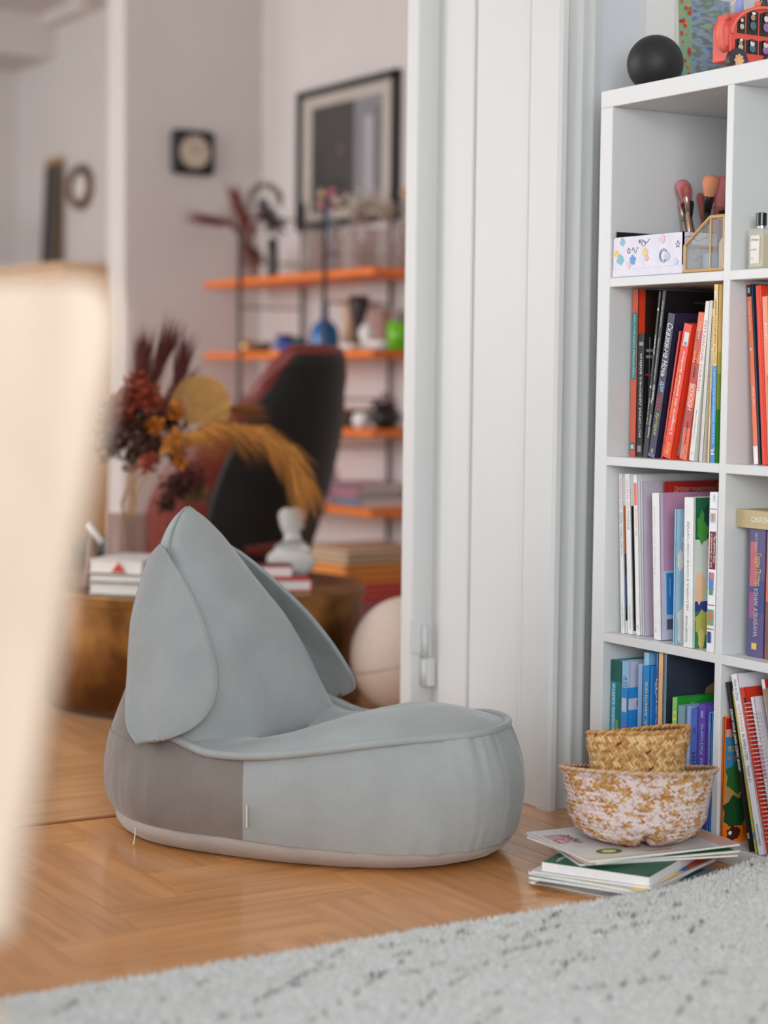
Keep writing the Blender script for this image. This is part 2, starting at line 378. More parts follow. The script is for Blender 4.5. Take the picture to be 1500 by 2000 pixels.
# ================================================================== BOOKCASE
SHW = M((222, 223, 222), .38, .012, 4, name='white_foil_board')
TO, TI, CE = .0335, .0178, .3332; DEP = .39
PIT = CE+TI; ZT = [TO + k*PIT for k in range(4)]          # tops of the boards, bottom up
ZTOP = TO*2 + 4*CE + 3*TI; YD0 = -(TO+.0045+CE)            # first divider
bc = thing('bookcase', 'white open cube bookcase standing against the wall beside the doorway', 'bookcase')
WID = 2*TO + .009 + 2*CE + TI
def part(name, lo, hi, be=.0012): return G().box(lo, hi, SHW).build(name, bc, bevel=be)
part('top_board', (0, -WID, ZTOP-TO), (DEP, 0, ZTOP)); part('bottom_board', (0, -WID, 0), (DEP, 0, TO))
YL = -(TO+.0045)
part('side_panel', (0, YL, TO), (DEP, 0, ZTOP-TO)); part('side_panel', (0, -WID, TO), (DEP, -WID-YL, ZTOP-TO))
YDA, YDB = YL-CE, YL-CE-TI
part('divider', (.0, YDB, TO), (DEP-.005, YDA, ZTOP-TO))
for k in range(1, 4):
    part('shelf', (.0, YDA, ZT[k]-TI), (DEP-.005, YL, ZT[k])); part('shelf', (.0, -WID-YL, ZT[k]-TI), (DEP-.005, YDB, ZT[k]))
# ================================================================== BEAN BAG CHAIR
def fabric(name, col, var=.1):
    mt, nt, b = nodes(name); N = nt.nodes; K = nt.links
    tc = N.new('ShaderNodeTexCoord'); n1 = N.new('ShaderNodeTexNoise'); n1.inputs['Scale'].default_value = 9; n1.inputs['Detail'].default_value = 5
    n2 = N.new('ShaderNodeTexNoise'); n2.inputs['Scale'].default_value = 420; n2.inputs['Detail'].default_value = 2
    K.new(tc.outputs['Object'], n1.inputs['Vector']); K.new(tc.outputs['Object'], n2.inputs['Vector'])
    mx = N.new('ShaderNodeMath'); mx.operation = 'ADD'; mu = N.new('ShaderNodeMath'); mu.operation = 'MULTIPLY'; mu.inputs[1].default_value = .55
    K.new(n2.outputs['Fac'], mu.inputs[0]); K.new(n1.outputs['Fac'], mx.inputs[0]); K.new(mu.outputs[0], mx.inputs[1])
    r = N.new('ShaderNodeValToRGB'); c = L3(col); r.color_ramp.elements[0].position = .5; r.color_ramp.elements[1].position = 1.05 if False else 1.0
    r.color_ramp.elements[0].color = tuple(x*(1-var) for x in c[:3]) + (1,); r.color_ramp.elements[1].color = tuple(min(1, x*(1+var)) for x in c[:3]) + (1,)
    K.new(mx.outputs[0], r.inputs[0]); K.new(r.outputs[0], b.inputs['Base Color'])
    b.inputs['Roughness'].default_value = .9; b.inputs['Sheen Weight'].default_value = .35; b.inputs['Sheen Roughness'].default_value = .4; b.inputs['Specular IOR Level'].default_value = .2
    bp = N.new('ShaderNodeBump'); bp.inputs['Strength'].default_value = .25; bp.inputs['Distance'].default_value = .0012
    K.new(n2.outputs['Fac'], bp.inputs['Height'])
    n3 = N.new('ShaderNodeTexNoise'); n3.inputs['Scale'].default_value = 11; n3.inputs['Detail'].default_value = 3; K.new(tc.outputs['Object'], n3.inputs['Vector'])
    b2 = N.new('ShaderNodeBump'); b2.inputs['Strength'].default_value = .3; b2.inputs['Distance'].default_value = .02; K.new(n3.outputs['Fac'], b2.inputs['Height']); K.new(bp.outputs[0], b2.inputs['Normal'])
    K.new(b2.outputs[0], b.inputs['Normal']); return mt
FV = fabric('grey_velvet', (161, 166, 166)); FVB = fabric('grey_velvet_brushed_back', (130, 123, 118)); FVT = fabric('grey_velvet_base', (172, 164, 158)); FVE = fabric('grey_velvet_ear', (150, 155, 155))
PHI = radians(31)
Rh = Vector((_r[0], _r[1], 0)); Fh = Vector((sin(YAW), cos(YAW), 0))
AX = Rh*cos(PHI) - Fh*sin(PHI); NX = Rh*sin(PHI) + Fh*cos(PHI)       # seat direction, far side
J = at(497, 1400, 3.80); J.z = 0
bag = thing('bean_bag_chair', 'grey velvet bean bag chair with pointed back and two floppy ears', 'bean bag', J)
def BL(s, n, z): return AX*s + NX*n + Vector((0, 0, z))
AF, AB, BB = .572, .282, .284
def oval(t, k=1.0, ex=2.25):
    """footprint: t=0 front, pi back; superellipse front, round back"""
    c, s_ = cos(t), sin(t); a = AF if c > 0 else AB
    e = 2/ex if c > 0 else 2/2.0
    return a*k*math.copysign(abs(c)**e, c), BB*k*math.copysign(abs(s_)**e, s_)
def sst(x): x = max(0, min(1, x)); return x*x*(3-2*x)
def rimh(s):                                # piping height along the seat
    return .192 + .050*sst((s-.12)/.42) + .028*sst((.10-s)/.14)
TJ = radians(97)                            # where the piping meets the backrest
def wr(t, z, amp=.004):                     # gathers below the piping and above the base seam
    return amp*(noise.noise(Vector((cos(t)*9, sin(t)*9, z*4)))*.9 + noise.noise(Vector((cos(t)*26, sin(t)*26, z*6+5)))*.55)
def wall_point(t, v):
    """v 0 = base seam, 1 = top edge"""
    s1, _ = oval(t); zt = rimh(s1); zb = .040 + .004*sin(3*t)
    z = zb + (zt-zb)*v
    k = .955 + .055*sin(pi*min(1, v*.93+.07))**.8 - .012*v
    g_ = (.35 + max(0, (v-.62)/.38)*1.0 + max(0, (.25-v)/.25)*.6)
    k += wr(t, z, .015)*g_
    s, n_ = oval(t, k); return s, n_, z
NT = 96
def build_wall(name, t0, t1, mat, nv=16, n=NT):
    P = []
    for i in range(nv+1):
        row = []
        for j in range(n+1):
            s, n_, z = wall_point(t0+(t1-t0)*j/n, i/nv); row.append(BL(s, n_, z))
        P.append(row)
    return G().grid(P, mat).build(name, bag, smooth=True)
TS = radians(-75.5)
# --- lower shell: front panel (from the side seam round the front), dark rear panel goes up into the back
build_wall('front_panel', TS, -TS, FV, 16, 128)
# base panel underneath
P = []
for i, (k, z) in enumerate(((.955, .044), (.962, .036), (.955, .024), (.925, .012), (.875, .003), (.83, .0005), (.5, .0005), (.02, .0005))):
    P.append([BL(*[q for q in oval(2*pi*j/120, k*(1+wr(2*pi*j/120, z, .006)))], z) for j in range(120)])
G().grid(P, FVT, closed=True).build('base_panel', bag, smooth=True)
# --- back: closed section from seat level to the tip
TIPS, TIPZ = -.165, .622
ZJ = .19
def sect(v, a):
    """v 0..1 from seat level to tip, a angle in the section; a=0 front, pi rear"""
    z = ZJ + (TIPZ-ZJ)*v
    sc = (1-v)**.86 if v < 1 else 0
    tp = sqrt(max(0, 1-((v-.80)/.2)**2)) if v > .80 else 1
    b = (BB*1.0-.012)*sc*(1-.10*sin(pi*v)) + .028*tp*min(1, v*2)
    ab = (AB*.935)*((1-v)**.90)*(1-.06*sin(pi*v)) + .026*tp
    af = (.055*(1-v)+.05*sin(pi*v)*(1-v)**.5)+.017*tp
    c0 = TIPS*v**1.05
    c, s_ = cos(a), sin(a); aa = af if c > 0 else ab
    e = .8 if c > 0 else 1.0
    s = c0 + aa*math.copysign(abs(c)**e, c); n_ = b*math.copysign(abs(s_)**e, s_)
    # soft dents of loose filling
    q = noise.noise(Vector((s*7, n_*7, z*6)))*.017*min(1, v*4)*(1-v*.6)*min(1, (1-v)*5)
    if c > 0: q += -.016*math.exp(-((z-.34)/.05)**2)*math.exp(-((n_+.05)/.09)**2) + .012*math.exp(-((z-.43)/.05)**2)*math.exp(-((n_+.03)/.06)**2)
    return s + q*c, n_ + q*s_, z
NA, NV = 120, 56
rows = [[BL(p[0]*.97, p[1]*.97, ZJ-.05) for p in (sect(0, 2*pi*j/NA) for j in range(NA))]]
for i in range(0, NV+1):
    rows.append([BL(*sect(min(.9995, 1-(1-i/NV)**1.25), 2*pi*j/NA)) for j in range(NA)])
gm = G(); gm.grid(rows, FV, closed=True); gm.mats = [FV, FVB]
for i in range(len(rows)-1):
    for j in range(NA):
        if cos(2*pi*(j+.5)/NA) < -.3 and i < 26: gm.mi[i*NA+j] = 1
def rear_point(t, v):
    s0, n0, z0 = wall_point(t, v); a = t
    s1, n1, _ = sect(0, a); b0, b1 = oval(t, .958)
    e = v; bul = .017*sin(pi*v**.62)+wr(t, v*.2, .006)*sin(pi*v)
    s2, n2, z2 = b0+(s1-b0)*e + bul*cos(t), b1+(n1-b1)*e + bul*sin(t), .042 + (ZJ+.004-.042)*v
    tt = min(t, 2*pi-t); q = sst((tt-radians(84))/radians(22))
    return s0+(s2-s0)*q, n0+(n2-n0)*q, z0+(z2-z0)*q
P = []
for i in range(17): P.append([BL(*rear_point(-TS + (2*pi+2*TS)*j/120, i/16)) for j in range(121)])
G().grid(P, FVB).build('rear_panel', bag, smooth=True, label='brushed darker velvet panel round the rear')
backo = gm.build('backrest', bag, smooth=True, fix=True, label='pointed backrest rising to a soft tip')
# top seam at the tip and down the near side
sm = [BL(*sect(min(.9995, v), -radians(100))) for v in (.62, .7, .78, .85, .9, .95, .985, .999)]
G().tube([p + (p-BL(TIPS*.8, 0, p.z)).normalized()*.001 for p in sm], .0035, FVE, 8).build('tip_seam', bag, smooth=True)
sm = [BL(*sect(min(.9995, v), radians(100))) for v in (.62, .7, .78, .85, .9, .95, .985, .999)]
G().tube(sm, .0035, FVE, 8).build('tip_seam', bag, smooth=True)
# --- seat top
def seat_z(s, n_, rho):
    base = rimh(s)
    z = base + .060*(1-rho**3.2)*(.55+.45*sst((s+.05)/.4))
    z -= .055*math.exp(-((s-.04)/.16)**2 - (n_/.17)**2)
    return z + .003*noise.noise(Vector((s*14, n_*14, 3)))
P = []
for i in range(0, 25):
    rho = 1 - i/24*.985; row = []
    for j in range(0, 129):
        t = -TJ + 2*TJ*j/128
        s, n_ = oval(t, .948-.016*sst((cos(t)-.5)*2)); s, n_ = s*rho + (1-rho)*.12, n_*rho
        row.append(BL(s, n_, seat_z(s, n_, rho) if i else rimh(oval(t)[0])))
    P.append(row)
G().grid(P, FV).build('seat_pad', bag, smooth=True)
pp = []
for j in range(0, 161):
    t = -TJ - .10 + (2*TJ+.2)*j/160; s, n_ = oval(t, (.957-.016*sst((cos(t)-.5)*2)) if abs(t) < TJ else .957 - (abs(t)-TJ)*.10); z = rimh(oval(t)[0]) + .002
    if abs(t) > TJ: z += (abs(t)-TJ)*.22
    pp.append(BL(s, n_, z))
G().tube(pp, .0075, FV, 10).build('piping', bag, smooth=True)
# ears
def ear(sign):
    # outline (s,z) of one ear, hanging from the seam near the tip
    Lf = [(-.165, .553), (-.20, .52), (-.216, .47), (-.222, .42), (-.216, .36), (-.205, .31), (-.19, .265), (-.165, .222), (-.13, .200)]
    Rt = [(-.158, .553), (-.115, .52), (-.07, .475), (-.03, .42), (.0, .36), (.012, .31), (.008, .265), (-.02, .232), (-.07, .214)]
    Lf = [(s_+.07*(.553-z)/.35, z) for s_, z in Lf]; Rt = [(s_+.07*(.553-z)/.35, z) for s_, z in Rt]
    def smoothline(pts, n):
        out = []
        for q in range(n+1):
            u = q/n*(len(pts)-1); i = min(int(u), len(pts)-2); f = u-i
            p0, p1, p2, p3 = pts[max(0, i-1)], pts[i], pts[i+1], pts[min(len(pts)-1, i+2)]
            out.append(tuple(.5*((2*p1[k])+(-p0[k]+p2[k])*f+(2*p0[k]-5*p1[k]+4*p2[k]-p3[k])*f*f+(-p0[k]+3*p1[k]-3*p2[k]+p3[k])*f**3) for k in (0, 1)))
        return out
    n, m2 = 30, 18; Lx, Rx = smoothline(Lf, n), smoothline(Rt, n); P = []
    for i in range(n+1):
        row = []
        for j in range(m2+1):
            q = j/m2; s = Lx[i][0]*(1-q)+Rx[i][0]*q; z = Lx[i][1]*(1-q)+Rx[i][1]*q
            v = (z-ZJ)/(TIPZ-ZJ); v = max(0, min(.98, v))
            # side surface of the back at this s and height
            tp = sqrt(max(0, 1-((v-.80)/.2)**2)) if v > .80 else 1
            c0 = TIPS*v**1.05; b = (BB-.012)*(1-v)**.86*(1-.10*sin(pi*v)) + .028*tp*min(1, v*2); ab = AB*.935*(1-v)**.90*(1-.06*sin(pi*v)) + .026*tp; af = .055*(1-v)+.05*sin(pi*v)*(1-v)**.5+.017*tp
            x = (s-c0)/(ab if s < c0 else af*2.2); b_ = b*sqrt(max(.2, 1-min(1, x*x)*.8))
            off = .013 + .013*sst((.55-z)/.25) + .008*sst((.32-z)/.1) + .006*sin(q*6+z*14)*sst((.5-z)/.2)
            if sign > 0: off += .022*sst((.5-z)/.25)
            if s > c0: off += .004
            row.append(BL(s, sign*(b_+off), z))
        P.append(row)
    o = G().grid(P, FVE).build('ear', bag, smooth=True)
    md = o.modifiers.new('thickness', 'SOLIDIFY'); md.thickness = .007; md.offset = 0
    st = [P[i][1] for i in range(3, n)] + [P[n-1][j] for j in range(2, m2-1)] + [P[i][m2-1] for i in range(n-1, 2, -1)]
    G().tube([p + NX*(sign*.0036) for p in st], .0007, FVT, 5).build('hem_stitching', o, smooth=True)
    return o
ear(-1); ear(1)
# side label and loose thread
s, n_, z = wall_point(TS+.012, .45); s2, n2, z2 = wall_point(TS+.012, .18)
LAB = M((226, 220, 208), .8, .05, 300, name='cream_ribbon')
pA, pB = BL(s, n_, z), BL(s2, n2, z2); ou = (pA-BL(0, 0, pA.z)).normalized()
G().add([pA-ou*.002, pB-ou*.002, pB+ou*.007+AX*.002, pA+ou*.007+AX*.002, pA-ou*.002+AX*.0015, pB-ou*.002+AX*.0015, pB+ou*.007+AX*.0035, pA+ou*.007+AX*.0035], [(0,1,2,3),(4,7,6,5),(0,3,7,4),(1,5,6,2),(3,2,6,7),(0,4,5,1)], LAB).build('side_label', bag)
p0 = BL(*oval(radians(-110), .97), .03)
G().tube([p0, p0+Vector((-.004, -.01, -.006)), p0+Vector((-.007, -.014, -.018)), p0+Vector((-.010, -.015, -.028))], .0012, LAB, 6).build('loose_thread', bag)
# ================================================================== BOOKS
PAGE = M((236, 232, 224), .9, .05, 200, name='book_pages')
def C(*c, r=.45): return M(c, r, .05, 40)
WT, BKc = C(240, 240, 238), C(26, 26, 28)
def book(name, label, row, xs, px, h=None, ytop=None, depth=.2, lean=None, cover=WT, spine=None, spine_print=(), cover_print=(), group=None, col2=False, soft=False, zoff=0, base=None, cat='book'):
    """px=(bottom left, bottom right[, top left]) columns of the spine; row -> shelf level.  Spine faces -X, front cover faces -Y."""
    zs = ZT[row] if base is None else base
    ya, yb = y_at(px[0], xs, zs), y_at(px[1], xs, zs)
    if ytop is not None: h = z_at(ytop, xs, ya)-zs
    al = 0
    if len(px) > 2:
        for _ in range(3):
            yt = y_at(px[2], xs, zs+h); al = math.asin(max(-.5, min(.5, (ya-yt)/h)))
            if ytop is not None: h = (z_at(ytop, xs, yt)-zs)/cos(al)
    t = (ya-yb)*cos(al)*.97
    yc = (ya+yb)/2
    o = thing(name, label, cat, (xs, yc, zs+abs(sin(al))*t/2+.0004), (al, 0, 0), group)
    c = .0022 if not soft else .0008; ins = .004 if not soft else .0004
    g = G()
    if soft:
        g.box((0, -t/2, 0), (depth, -t/2+c, h), cover); g.box((0, t/2-c, 0), (depth, t/2, h), cover); g.box((0, -t/2, 0), (c, t/2, h), spine or cover)
    else:
        g.box((.0, -t/2, 0), (depth, -t/2+c, h), cover); g.box((0, t/2-c, 0), (depth, t/2, h), cover)
        n = 5
        sp = [(.0+.0, t/2, 0)] 
        P = [[(.001 - .0028*sin(pi*j/n), -t/2+t*j/n, z) for j in range(n+1)] for z in (0, h)]
        g.grid(P, spine or cover)
        P2 = [[(.0035, -t/2+t*j/n, z) for j in range(n+1)] for z in (0, h)]
        g.add([P[0][j] for j in range(n+1)] + [P2[0][j] for j in range(n, -1, -1)], [tuple(range(2*n+2))], spine or cover)
        g.add([P[1][j] for j in range(n+1)] + [P2[1][j] for j in range(n, -1, -1)], [tuple(range(2*n+2))], spine or cover)
    g.build('cover', o)
    G().box((c+.001, -t/2+c, ins), (depth-ins, t/2-c, h-ins), PAGE).build('page_block', o)
    if spine_print:
        g = G(); X0 = -.0023 if not soft else -.0004
        g.add([(X0, t/2-.0005, .0005), (X0, -t/2+.0005, .0005), (X0, -t/2+.0005, h-.0005), (X0, t/2-.0005, h-.0005)], [(0, 1, 2, 3)], spine or cover)
        for lv, it in enumerate(spine_print):
            k = it[0]; X = X0-.00012*(lv+1)
            if k == 'r':                 # ('r', v0, v1, mat[, u0, u1]) band on the spine; v share of the height
                v0, v1, mt = it[1:4]; u0, u1 = it[4:6] if len(it) > 5 else (0, 1)
                ya_, yb_ = t/2-t*u0-.0004, t/2-t*u1+.0004
                g.add([(X, ya_, v0*h), (X, yb_, v0*h), (X, yb_, v1*h), (X, ya_, v1*h)], [(0, 1, 2, 3)], mt)
            else:                        # ('u'/'d', text, v0, v1, mat[, size, centre, shear]) reading up or down
                tx, v0, v1, mt = it[1:5]; sz = (it[5] if len(it) > 5 else .6)*t; ce = it[6] if len(it) > 6 else .5; sh = it[7] if len(it) > 7 else 0
                yc_ = t/2 - t*ce
                if k == 'u': letters(g, tx, (X, yc_-sz/2, v0*h), (0, 0, 1), (0, 1, 0), (v1-v0)*h, sz, mt, sh)
                else: letters(g, tx, (X, yc_+sz/2, v1*h), (0, 0, -1), (0, -1, 0), (v1-v0)*h, sz, mt, sh)
        g.build('spine_print', o, fix=False)
    if cover_print:
        g = G(); Y = -t/2-.0005
        g.add([(.0005, -t/2-.0003, .0005), (depth-.0005, -t/2-.0003, .0005), (depth-.0005, -t/2-.0003, h-.0005), (.0005, -t/2-.0003, h-.0005)], [(0, 1, 2, 3)], cover)
        for lv, it in enumerate(cover_print):
            Yl = Y-.00012*lv
            if it[0] == 'r':             # ('r', u0,u1,v0,v1,mat) metres from the spine / share of height
                u0, u1, v0, v1, mt = it[1:]; g.add([(u0, Yl, v0*h), (u1, Yl, v0*h), (u1, Yl, v1*h), (u0, Yl, v1*h)], [(0, 1, 2, 3)], mt)
            elif it[0] == 'b':           # blob: (u,v,ru,rv,mat)
                u, v, ru, rv, mt = it[1:]; g.poly([(u+ru*cos(2*pi*k/14)*(1+.15*sin(k*2.4)), Yl, v*h+rv*sin(2*pi*k/14)*(1+.15*cos(k*3.1))) for k in range(14)], mt)
            elif it[0] == 'p':           # polygon of (u, v)
                g.poly([(u, Yl, v*h) for u, v in it[1]], it[2])
            else:
                tx, u, v, ln_, sz, mt = it[1:7]; rot = it[7] if len(it) > 7 else 0
                letters(g, tx, (u, Yl, v*h), (cos(rot), 0, sin(rot)), (-sin(rot), 0, cos(rot)), ln_, sz, mt)
        g.build('cover_print', o, fix=False)
    return o
R2, R3g, R4 = 'books in the second compartment row', 'books in the third compartment row', 'books in the bottom compartment row'
CORAL, TEAL, DKBR, FOX, BLK, NAVY, RED, ORED = C(240,116,90), C(20,150,150), C(52,30,24), C(196,104,44), C(30,29,32), C(42,44,72), C(206,40,30), C(238,70,38)
YEL, BLU, GRN, CREAM, OFFW, GREY, LILAC, PINK, SKY = C(236,196,118), C(44,142,214), C(66,150,48), C(238,216,166), C(226,224,216), C(150,152,156), C(205,203,216), C(208,148,176), C(168,206,232)
WTX = M((246, 246, 244), .6, .01, 40, name='white_ink'); BTX = M((34, 34, 38), .6, .01, 40, name='black_ink'); RTX = M((222, 56, 50), .6, .01, 40, name='red_ink'); YTX = M((246, 210, 90), .6, .01, 40, name='yellow_ink'); GTX = M((120, 120, 124), .6, .01, 40, name='grey_ink')
ORTX = M((240, 130, 60), .6, .01, 40, name='orange_ink'); GOLD = M((232, 196, 110), .4, .05, 40, name='gold_ink'); PTX = M((214, 60, 110), .6, .02, 40, name='pink_ink')
# ---- second row from the top, first compartment (top shelf level index 2)
book('book', 'tall orange storybook with a teal band along its spine, leftmost in the second row', 2, .052, (1230.5, 1242), ytop=565.5, depth=.235, cover=DKBR, spine=CORAL, group=R2,
     spine_print=[('r', .46, .86, TEAL, .05, .95), ('u', 'САМЫЕ КРАСИВЫЕ СКАЗКИ Братья Гримм', .47, .85, WTX, .5), ('r', .035, .085, TEAL, .1, .9), ('r', .045, .07, WT, .25, .75)],
     cover_print=[('r', 0, .016, 0, 1, ORED), ('b', .075, .77, .018, .03, FOX), ('b', .085, .87, .014, .015, FOX), ('b', .088, .72, .006, .01, OFFW), ('b', .1, .6, .012, .03, FOX)])
book('book', 'small black paperback with a tartan-patterned cover and white spine lettering', 2, .049, (1242.3, 1254.5), ytop=651.5, depth=.165, cover=BLK, soft=True, group=R2,
     spine_print=[('u', 'ИСТОРИИ ДЕВОЧКА ВОЙНА', .16, .84, WTX, .45), ('r', .9, .93, GREY, .15, .85), ('r', .04, .09, GREY, .2, .8)],
     cover_print=[('r', .004, .03, .85, .872, GREY), ('r', .004, .03, .80, .822, GREY), ('r', .012, .0135, .3, .97, GREY), ('r', .003, .03, .66, .672, RED)])
book('book', 'slim black leaning book dotted with white spots on its spine', 2, .046, (1255.2, 1259.6, 1287.5), ytop=570, depth=.2, cover=BLK, soft=True, group=R2,
     spine_print=[('u', 'Стефан Цвейг', .2, .36, WTX, .5), ('r', .42, .435, WT, .2, .8), ('d', 'УМНЫЕ', .62, .74, WTX, .6), ('r', .885, .9, WT, .2, .8)])
book('book', 'tall black leaning fairy-tale book with thin white script on the spine', 2, .041, (1260, 1266.3, 1296.5), ytop=569, depth=.235, cover=C(22,22,26), spine=BLK, group=R2,
     spine_print=[('u', 'Самая Умная', .12, .26, WTX, .5), ('u', 'Эмили', .32, .44, WTX, .8, .5, .3), ('d', 'Сказки и истории на каждый день', .46, .72, WTX, .35), ('d', 'Казки Андерсен', .78, .94, OFFW, .5, .5, .2)],
     cover_print=[('t', 'HANNELORE STEIN', .07, .93, .06, .004, GTX)])
book('book', 'navy hardback bedtime book with big white hand-lettered title', 2, .036, (1267, 1281, 1307), ytop=614.7, depth=.19, cover=NAVY, group=R2,
     spine_print=[('d', 'Сказки-на Ночь', .56, .93, WTX, .8, .5, .2), ('d', 'для', .46, .53, SKY, .6), ('d', 'ЮНЫХ', .33, .44, RTX, .6), ('d', 'бунтарок', .15, .31, C(196,206,110), .6, .5, .2), ('u', 'БОМБОРА', .03, .06, WTX, .3), ('r', 0, .025, C(110,100,140))])
book('book', 'thin red leaning booklet beside the animal picture book', 2, .03, (1290, 1294.3, 1326), ytop=648, depth=.2, cover=RED, soft=True, group=R2)
book('book', 'orange-red leaning picture book with framed animal pictures on its cover', 2, .026, (1295, 1311, 1338), ytop=636, depth=.22, cover=ORED, group=R2,
     spine_print=[('u', "L'imagerie des animaux familiers", .18, .8, WTX, .42, .55, .2), ('u', 'la découverte du monde des petits', .3, .72, YTX, .2, .16), ('r', .84, .94, OFFW, .25, .85), ('r', .845, .87, BLU, .4, .7), ('u', 'Fleurus', .03, .12, YTX, .55, .5, .2)],
     cover_print=[('r', .014, .1, .03, .93, SKY), ('r', .02, .1, .03, .9, WT), ('r', .022, .06, .72, .89, PTX), ('b', .036, .86, .012, .02, DKBR), ('r', .022, .06, .5, .70, C(120,150,190)), ('b', .04, .6, .018, .035, FOX), ('r', .022, .06, .28, .48, C(70,130,200)), ('b', .04, .36, .012, .022, C(222,180,160)), ('r', .022, .06, .06, .26, PINK), ('b', .035, .17, .012, .02, BLK)])
book('book', 'coral and crimson patterned leaning hardback with pale block capitals', 2, .019, (1328, 1343, 1366), ytop=613, depth=.19, cover=C(236,110,72), group=R2,
     spine_print=[('r', .22, .36, C(188,60,54)), ('r', .52, .66, C(188,60,54)), ('r', .74, .88, C(200,76,60)), ('u', 'НОСКОВ', .34, .52, WTX, .55), ('u', 'Три дня рождения', .1, .26, BTX, .3), ('d', 'Нос на ужине', .56, .74, BTX, .35, .5, .3), ('r', .04, .06, GREY, .3, .7), ('d', 'Норы', .82, .94, OFFW, .5, .5, .3)])
book('book', 'white leaning book of tales with red hand-drawn capitals on the spine', 2, .014, (1347, 1357, 1380), ytop=590, depth=.2, cover=C(232,230,224), group=R2,
     spine_print=[('d', 'КИТАЙСКИЕ СКАЗКИ', .44, .88, RTX, .6), ('u', 'Иллюстрации А. Иткина', .14, .32, GTX, .3), ('r', .04, .055, C(230,150,140), .35, .65)])
book('book', 'ivory leaning paperback squeezed behind the cream picture book', 2, .008, (1364.5, 1372, 1385.5), ytop=588, depth=.2, cover=C(214,211,202), soft=True, group=R2)
book('book', 'thin cream book with a dashed black spine line, second from the divider', 2, .006, (1381.5, 1385.3, 1392), ytop=603, depth=.18, cover=CREAM, soft=True, group=R2,
     spine_print=[('u', 'ПОЧЕМУ О САМОМ ВАЖНОМ', .3, .95, BTX, .4)])
book('book', 'yellow and blue upright book with a green-fading cover against the divider', 2, .003, (1387.3, 1396.4), ytop=556, depth=.21, cover=YEL, soft=True, group=R2,
     spine_print=[('r', 0, .545, BLU), ('d', 'ДАВАЙ ПОГОВОРИМ про ЭТО', .56, .91, BTX, .55), ('d', 'О ДЕВОЧКАХ, МАЛЬЧИКАХ, МЛАДЕНЦАХ, СЕМЬЕ И ТЕЛЕ', .11, .53, WTX, .34), ('r', .925, .965, C(220,226,236), .2, .7), ('u', 'R', .045, .085, WTX, .7)],
     cover_print=[('r', 0, .02, 0, .3, C(60,140,44)), ('r', 0, .02, .3, .5, C(140,170,60)), ('r', 0, .02, .5, .62, C(196,184,80))])
# ---- second row, second compartment
X2 = .0
book('book', 'salmon paperback with a patchwork top, leftmost of the second compartment', 2, .035, (1472.5, 1482, 1458), ytop=556, depth=.2, cover=C(244,128,92), soft=True, group=R2,
     spine_print=[('r', .93, .995, BLK), ('r', .95, .98, SKY, .2, .7), ('r', 0, .1, WT), ('u', 'Les Chats', .33, .43, WTX, .4), ('d', 'Contes illustrés', .74, .9, WTX, .35), ('r', .63, .645, WT, .3, .6)])
book('book', 'thin dark blue hardback between two orange books', 2, .035, (1482.8, 1486, 1467.5), ytop=556, depth=.21, cover=C(24,62,92), soft=True, group=R2)
book('book', 'bright vermilion leaning picture book in the second compartment', 2, .03, (1489, 1499, 1476), ytop=559, depth=.2, cover=ORED, group=R2)
book('book', 'pale salmon leaning book at the frame edge of the second row', 2, .024, (1501.5, 1512, 1490), ytop=580, depth=.2, cover=C(246,150,116), group=R2, spine_print=[('d', 'Joli', .75, .85, WTX, .4)])
book('book', 'small crimson book with a round silver emblem in the second compartment', 2, .012, (1512, 1526, 1500), ytop=733, depth=.15, cover=C(160,24,26), group=R2, spine_print=[('r', .5, .62, GREY, .2, .8)])

# ---- third row, first compartment
CST = 'ЧТО ЕСТЬ ЧТО'
book('book', 'thin white encyclopedia with coral and black lettering, leftmost in the third row', 1, .026, (1213, 1221, 1208), ytop=926, depth=.22, cover=WT, soft=True, group=R3g,
     spine_print=[('d', CST, .78, .965, C(240,120,96), .4), ('d', 'СЕМЬ ЧУДЕС СВЕТА', .49, .76, BTX, .4), ('d', 'Ганс Райхардт', .03, .18, GTX, .28)],
     cover_print=[('r', .001, .02, .5, .8, FOX), ('r', .001, .02, .36, .5, C(60,50,60)), ('r', .001, .02, .18, .36, C(40,80,140)), ('r', .001, .02, .08, .18, C(20,60,56))])
book('book', 'thin white encyclopedia with a short sun title, second in the third row', 1, .03, (1226.5, 1236.5, 1220.5), ytop=926, depth=.22, cover=WT, soft=True, group=R3g,
     spine_print=[('d', CST, .78, .965, C(224,90,90), .4), ('d', 'СОЛНЦЕ', .65, .77, BTX, .4), ('d', 'Эрик Юбелакер', .03, .18, GTX, .28)],
     cover_print=[('r', .001, .02, .08, .8, C(34,24,30)), ('r', .001, .02, .02, .08, C(20,60,56))])
book('book', 'white slim book with a coral block at the top of its spine', 1, .034, (1242.5, 1251, 1236.5), ytop=928, depth=.22, cover=WT, soft=True, group=R3g,
     spine_print=[('r', .81, .95, C(240,120,110), .1, .85), ('d', 'магия морского дна', .62, .79, C(236,130,110), .4), ('r', .035, .065, C(210,210,214), .2, .7)])
book('book', 'tall pale lilac book with a painted green dragon on its cover', 1, .037, (1255, 1259, 1251), ytop=940, depth=.24, cover=LILAC, soft=True, group=R3g,
     cover_print=[('b', .042, .45, .014, .06, C(176,190,180)), ('b', .044, .52, .008, .022, C(216,110,72)), ('b', .043, .36, .01, .035, C(120,140,130)), ('b', .041, .66, .005, .008, RTX), ('b', .045, .28, .008, .02, C(110,150,180))])
book('book', 'tall red encyclopedia with white title across its upper cover', 1, .078, (1291, 1295), ytop=941, depth=.2, cover=C(204,50,40), soft=True, group=R3g,
     cover_print=[('t', 'Детская энциклопедия', .02, .925, .11, .014, C(244,200,196)), ('b', .15, .96, .02, .012, C(230,160,150))])
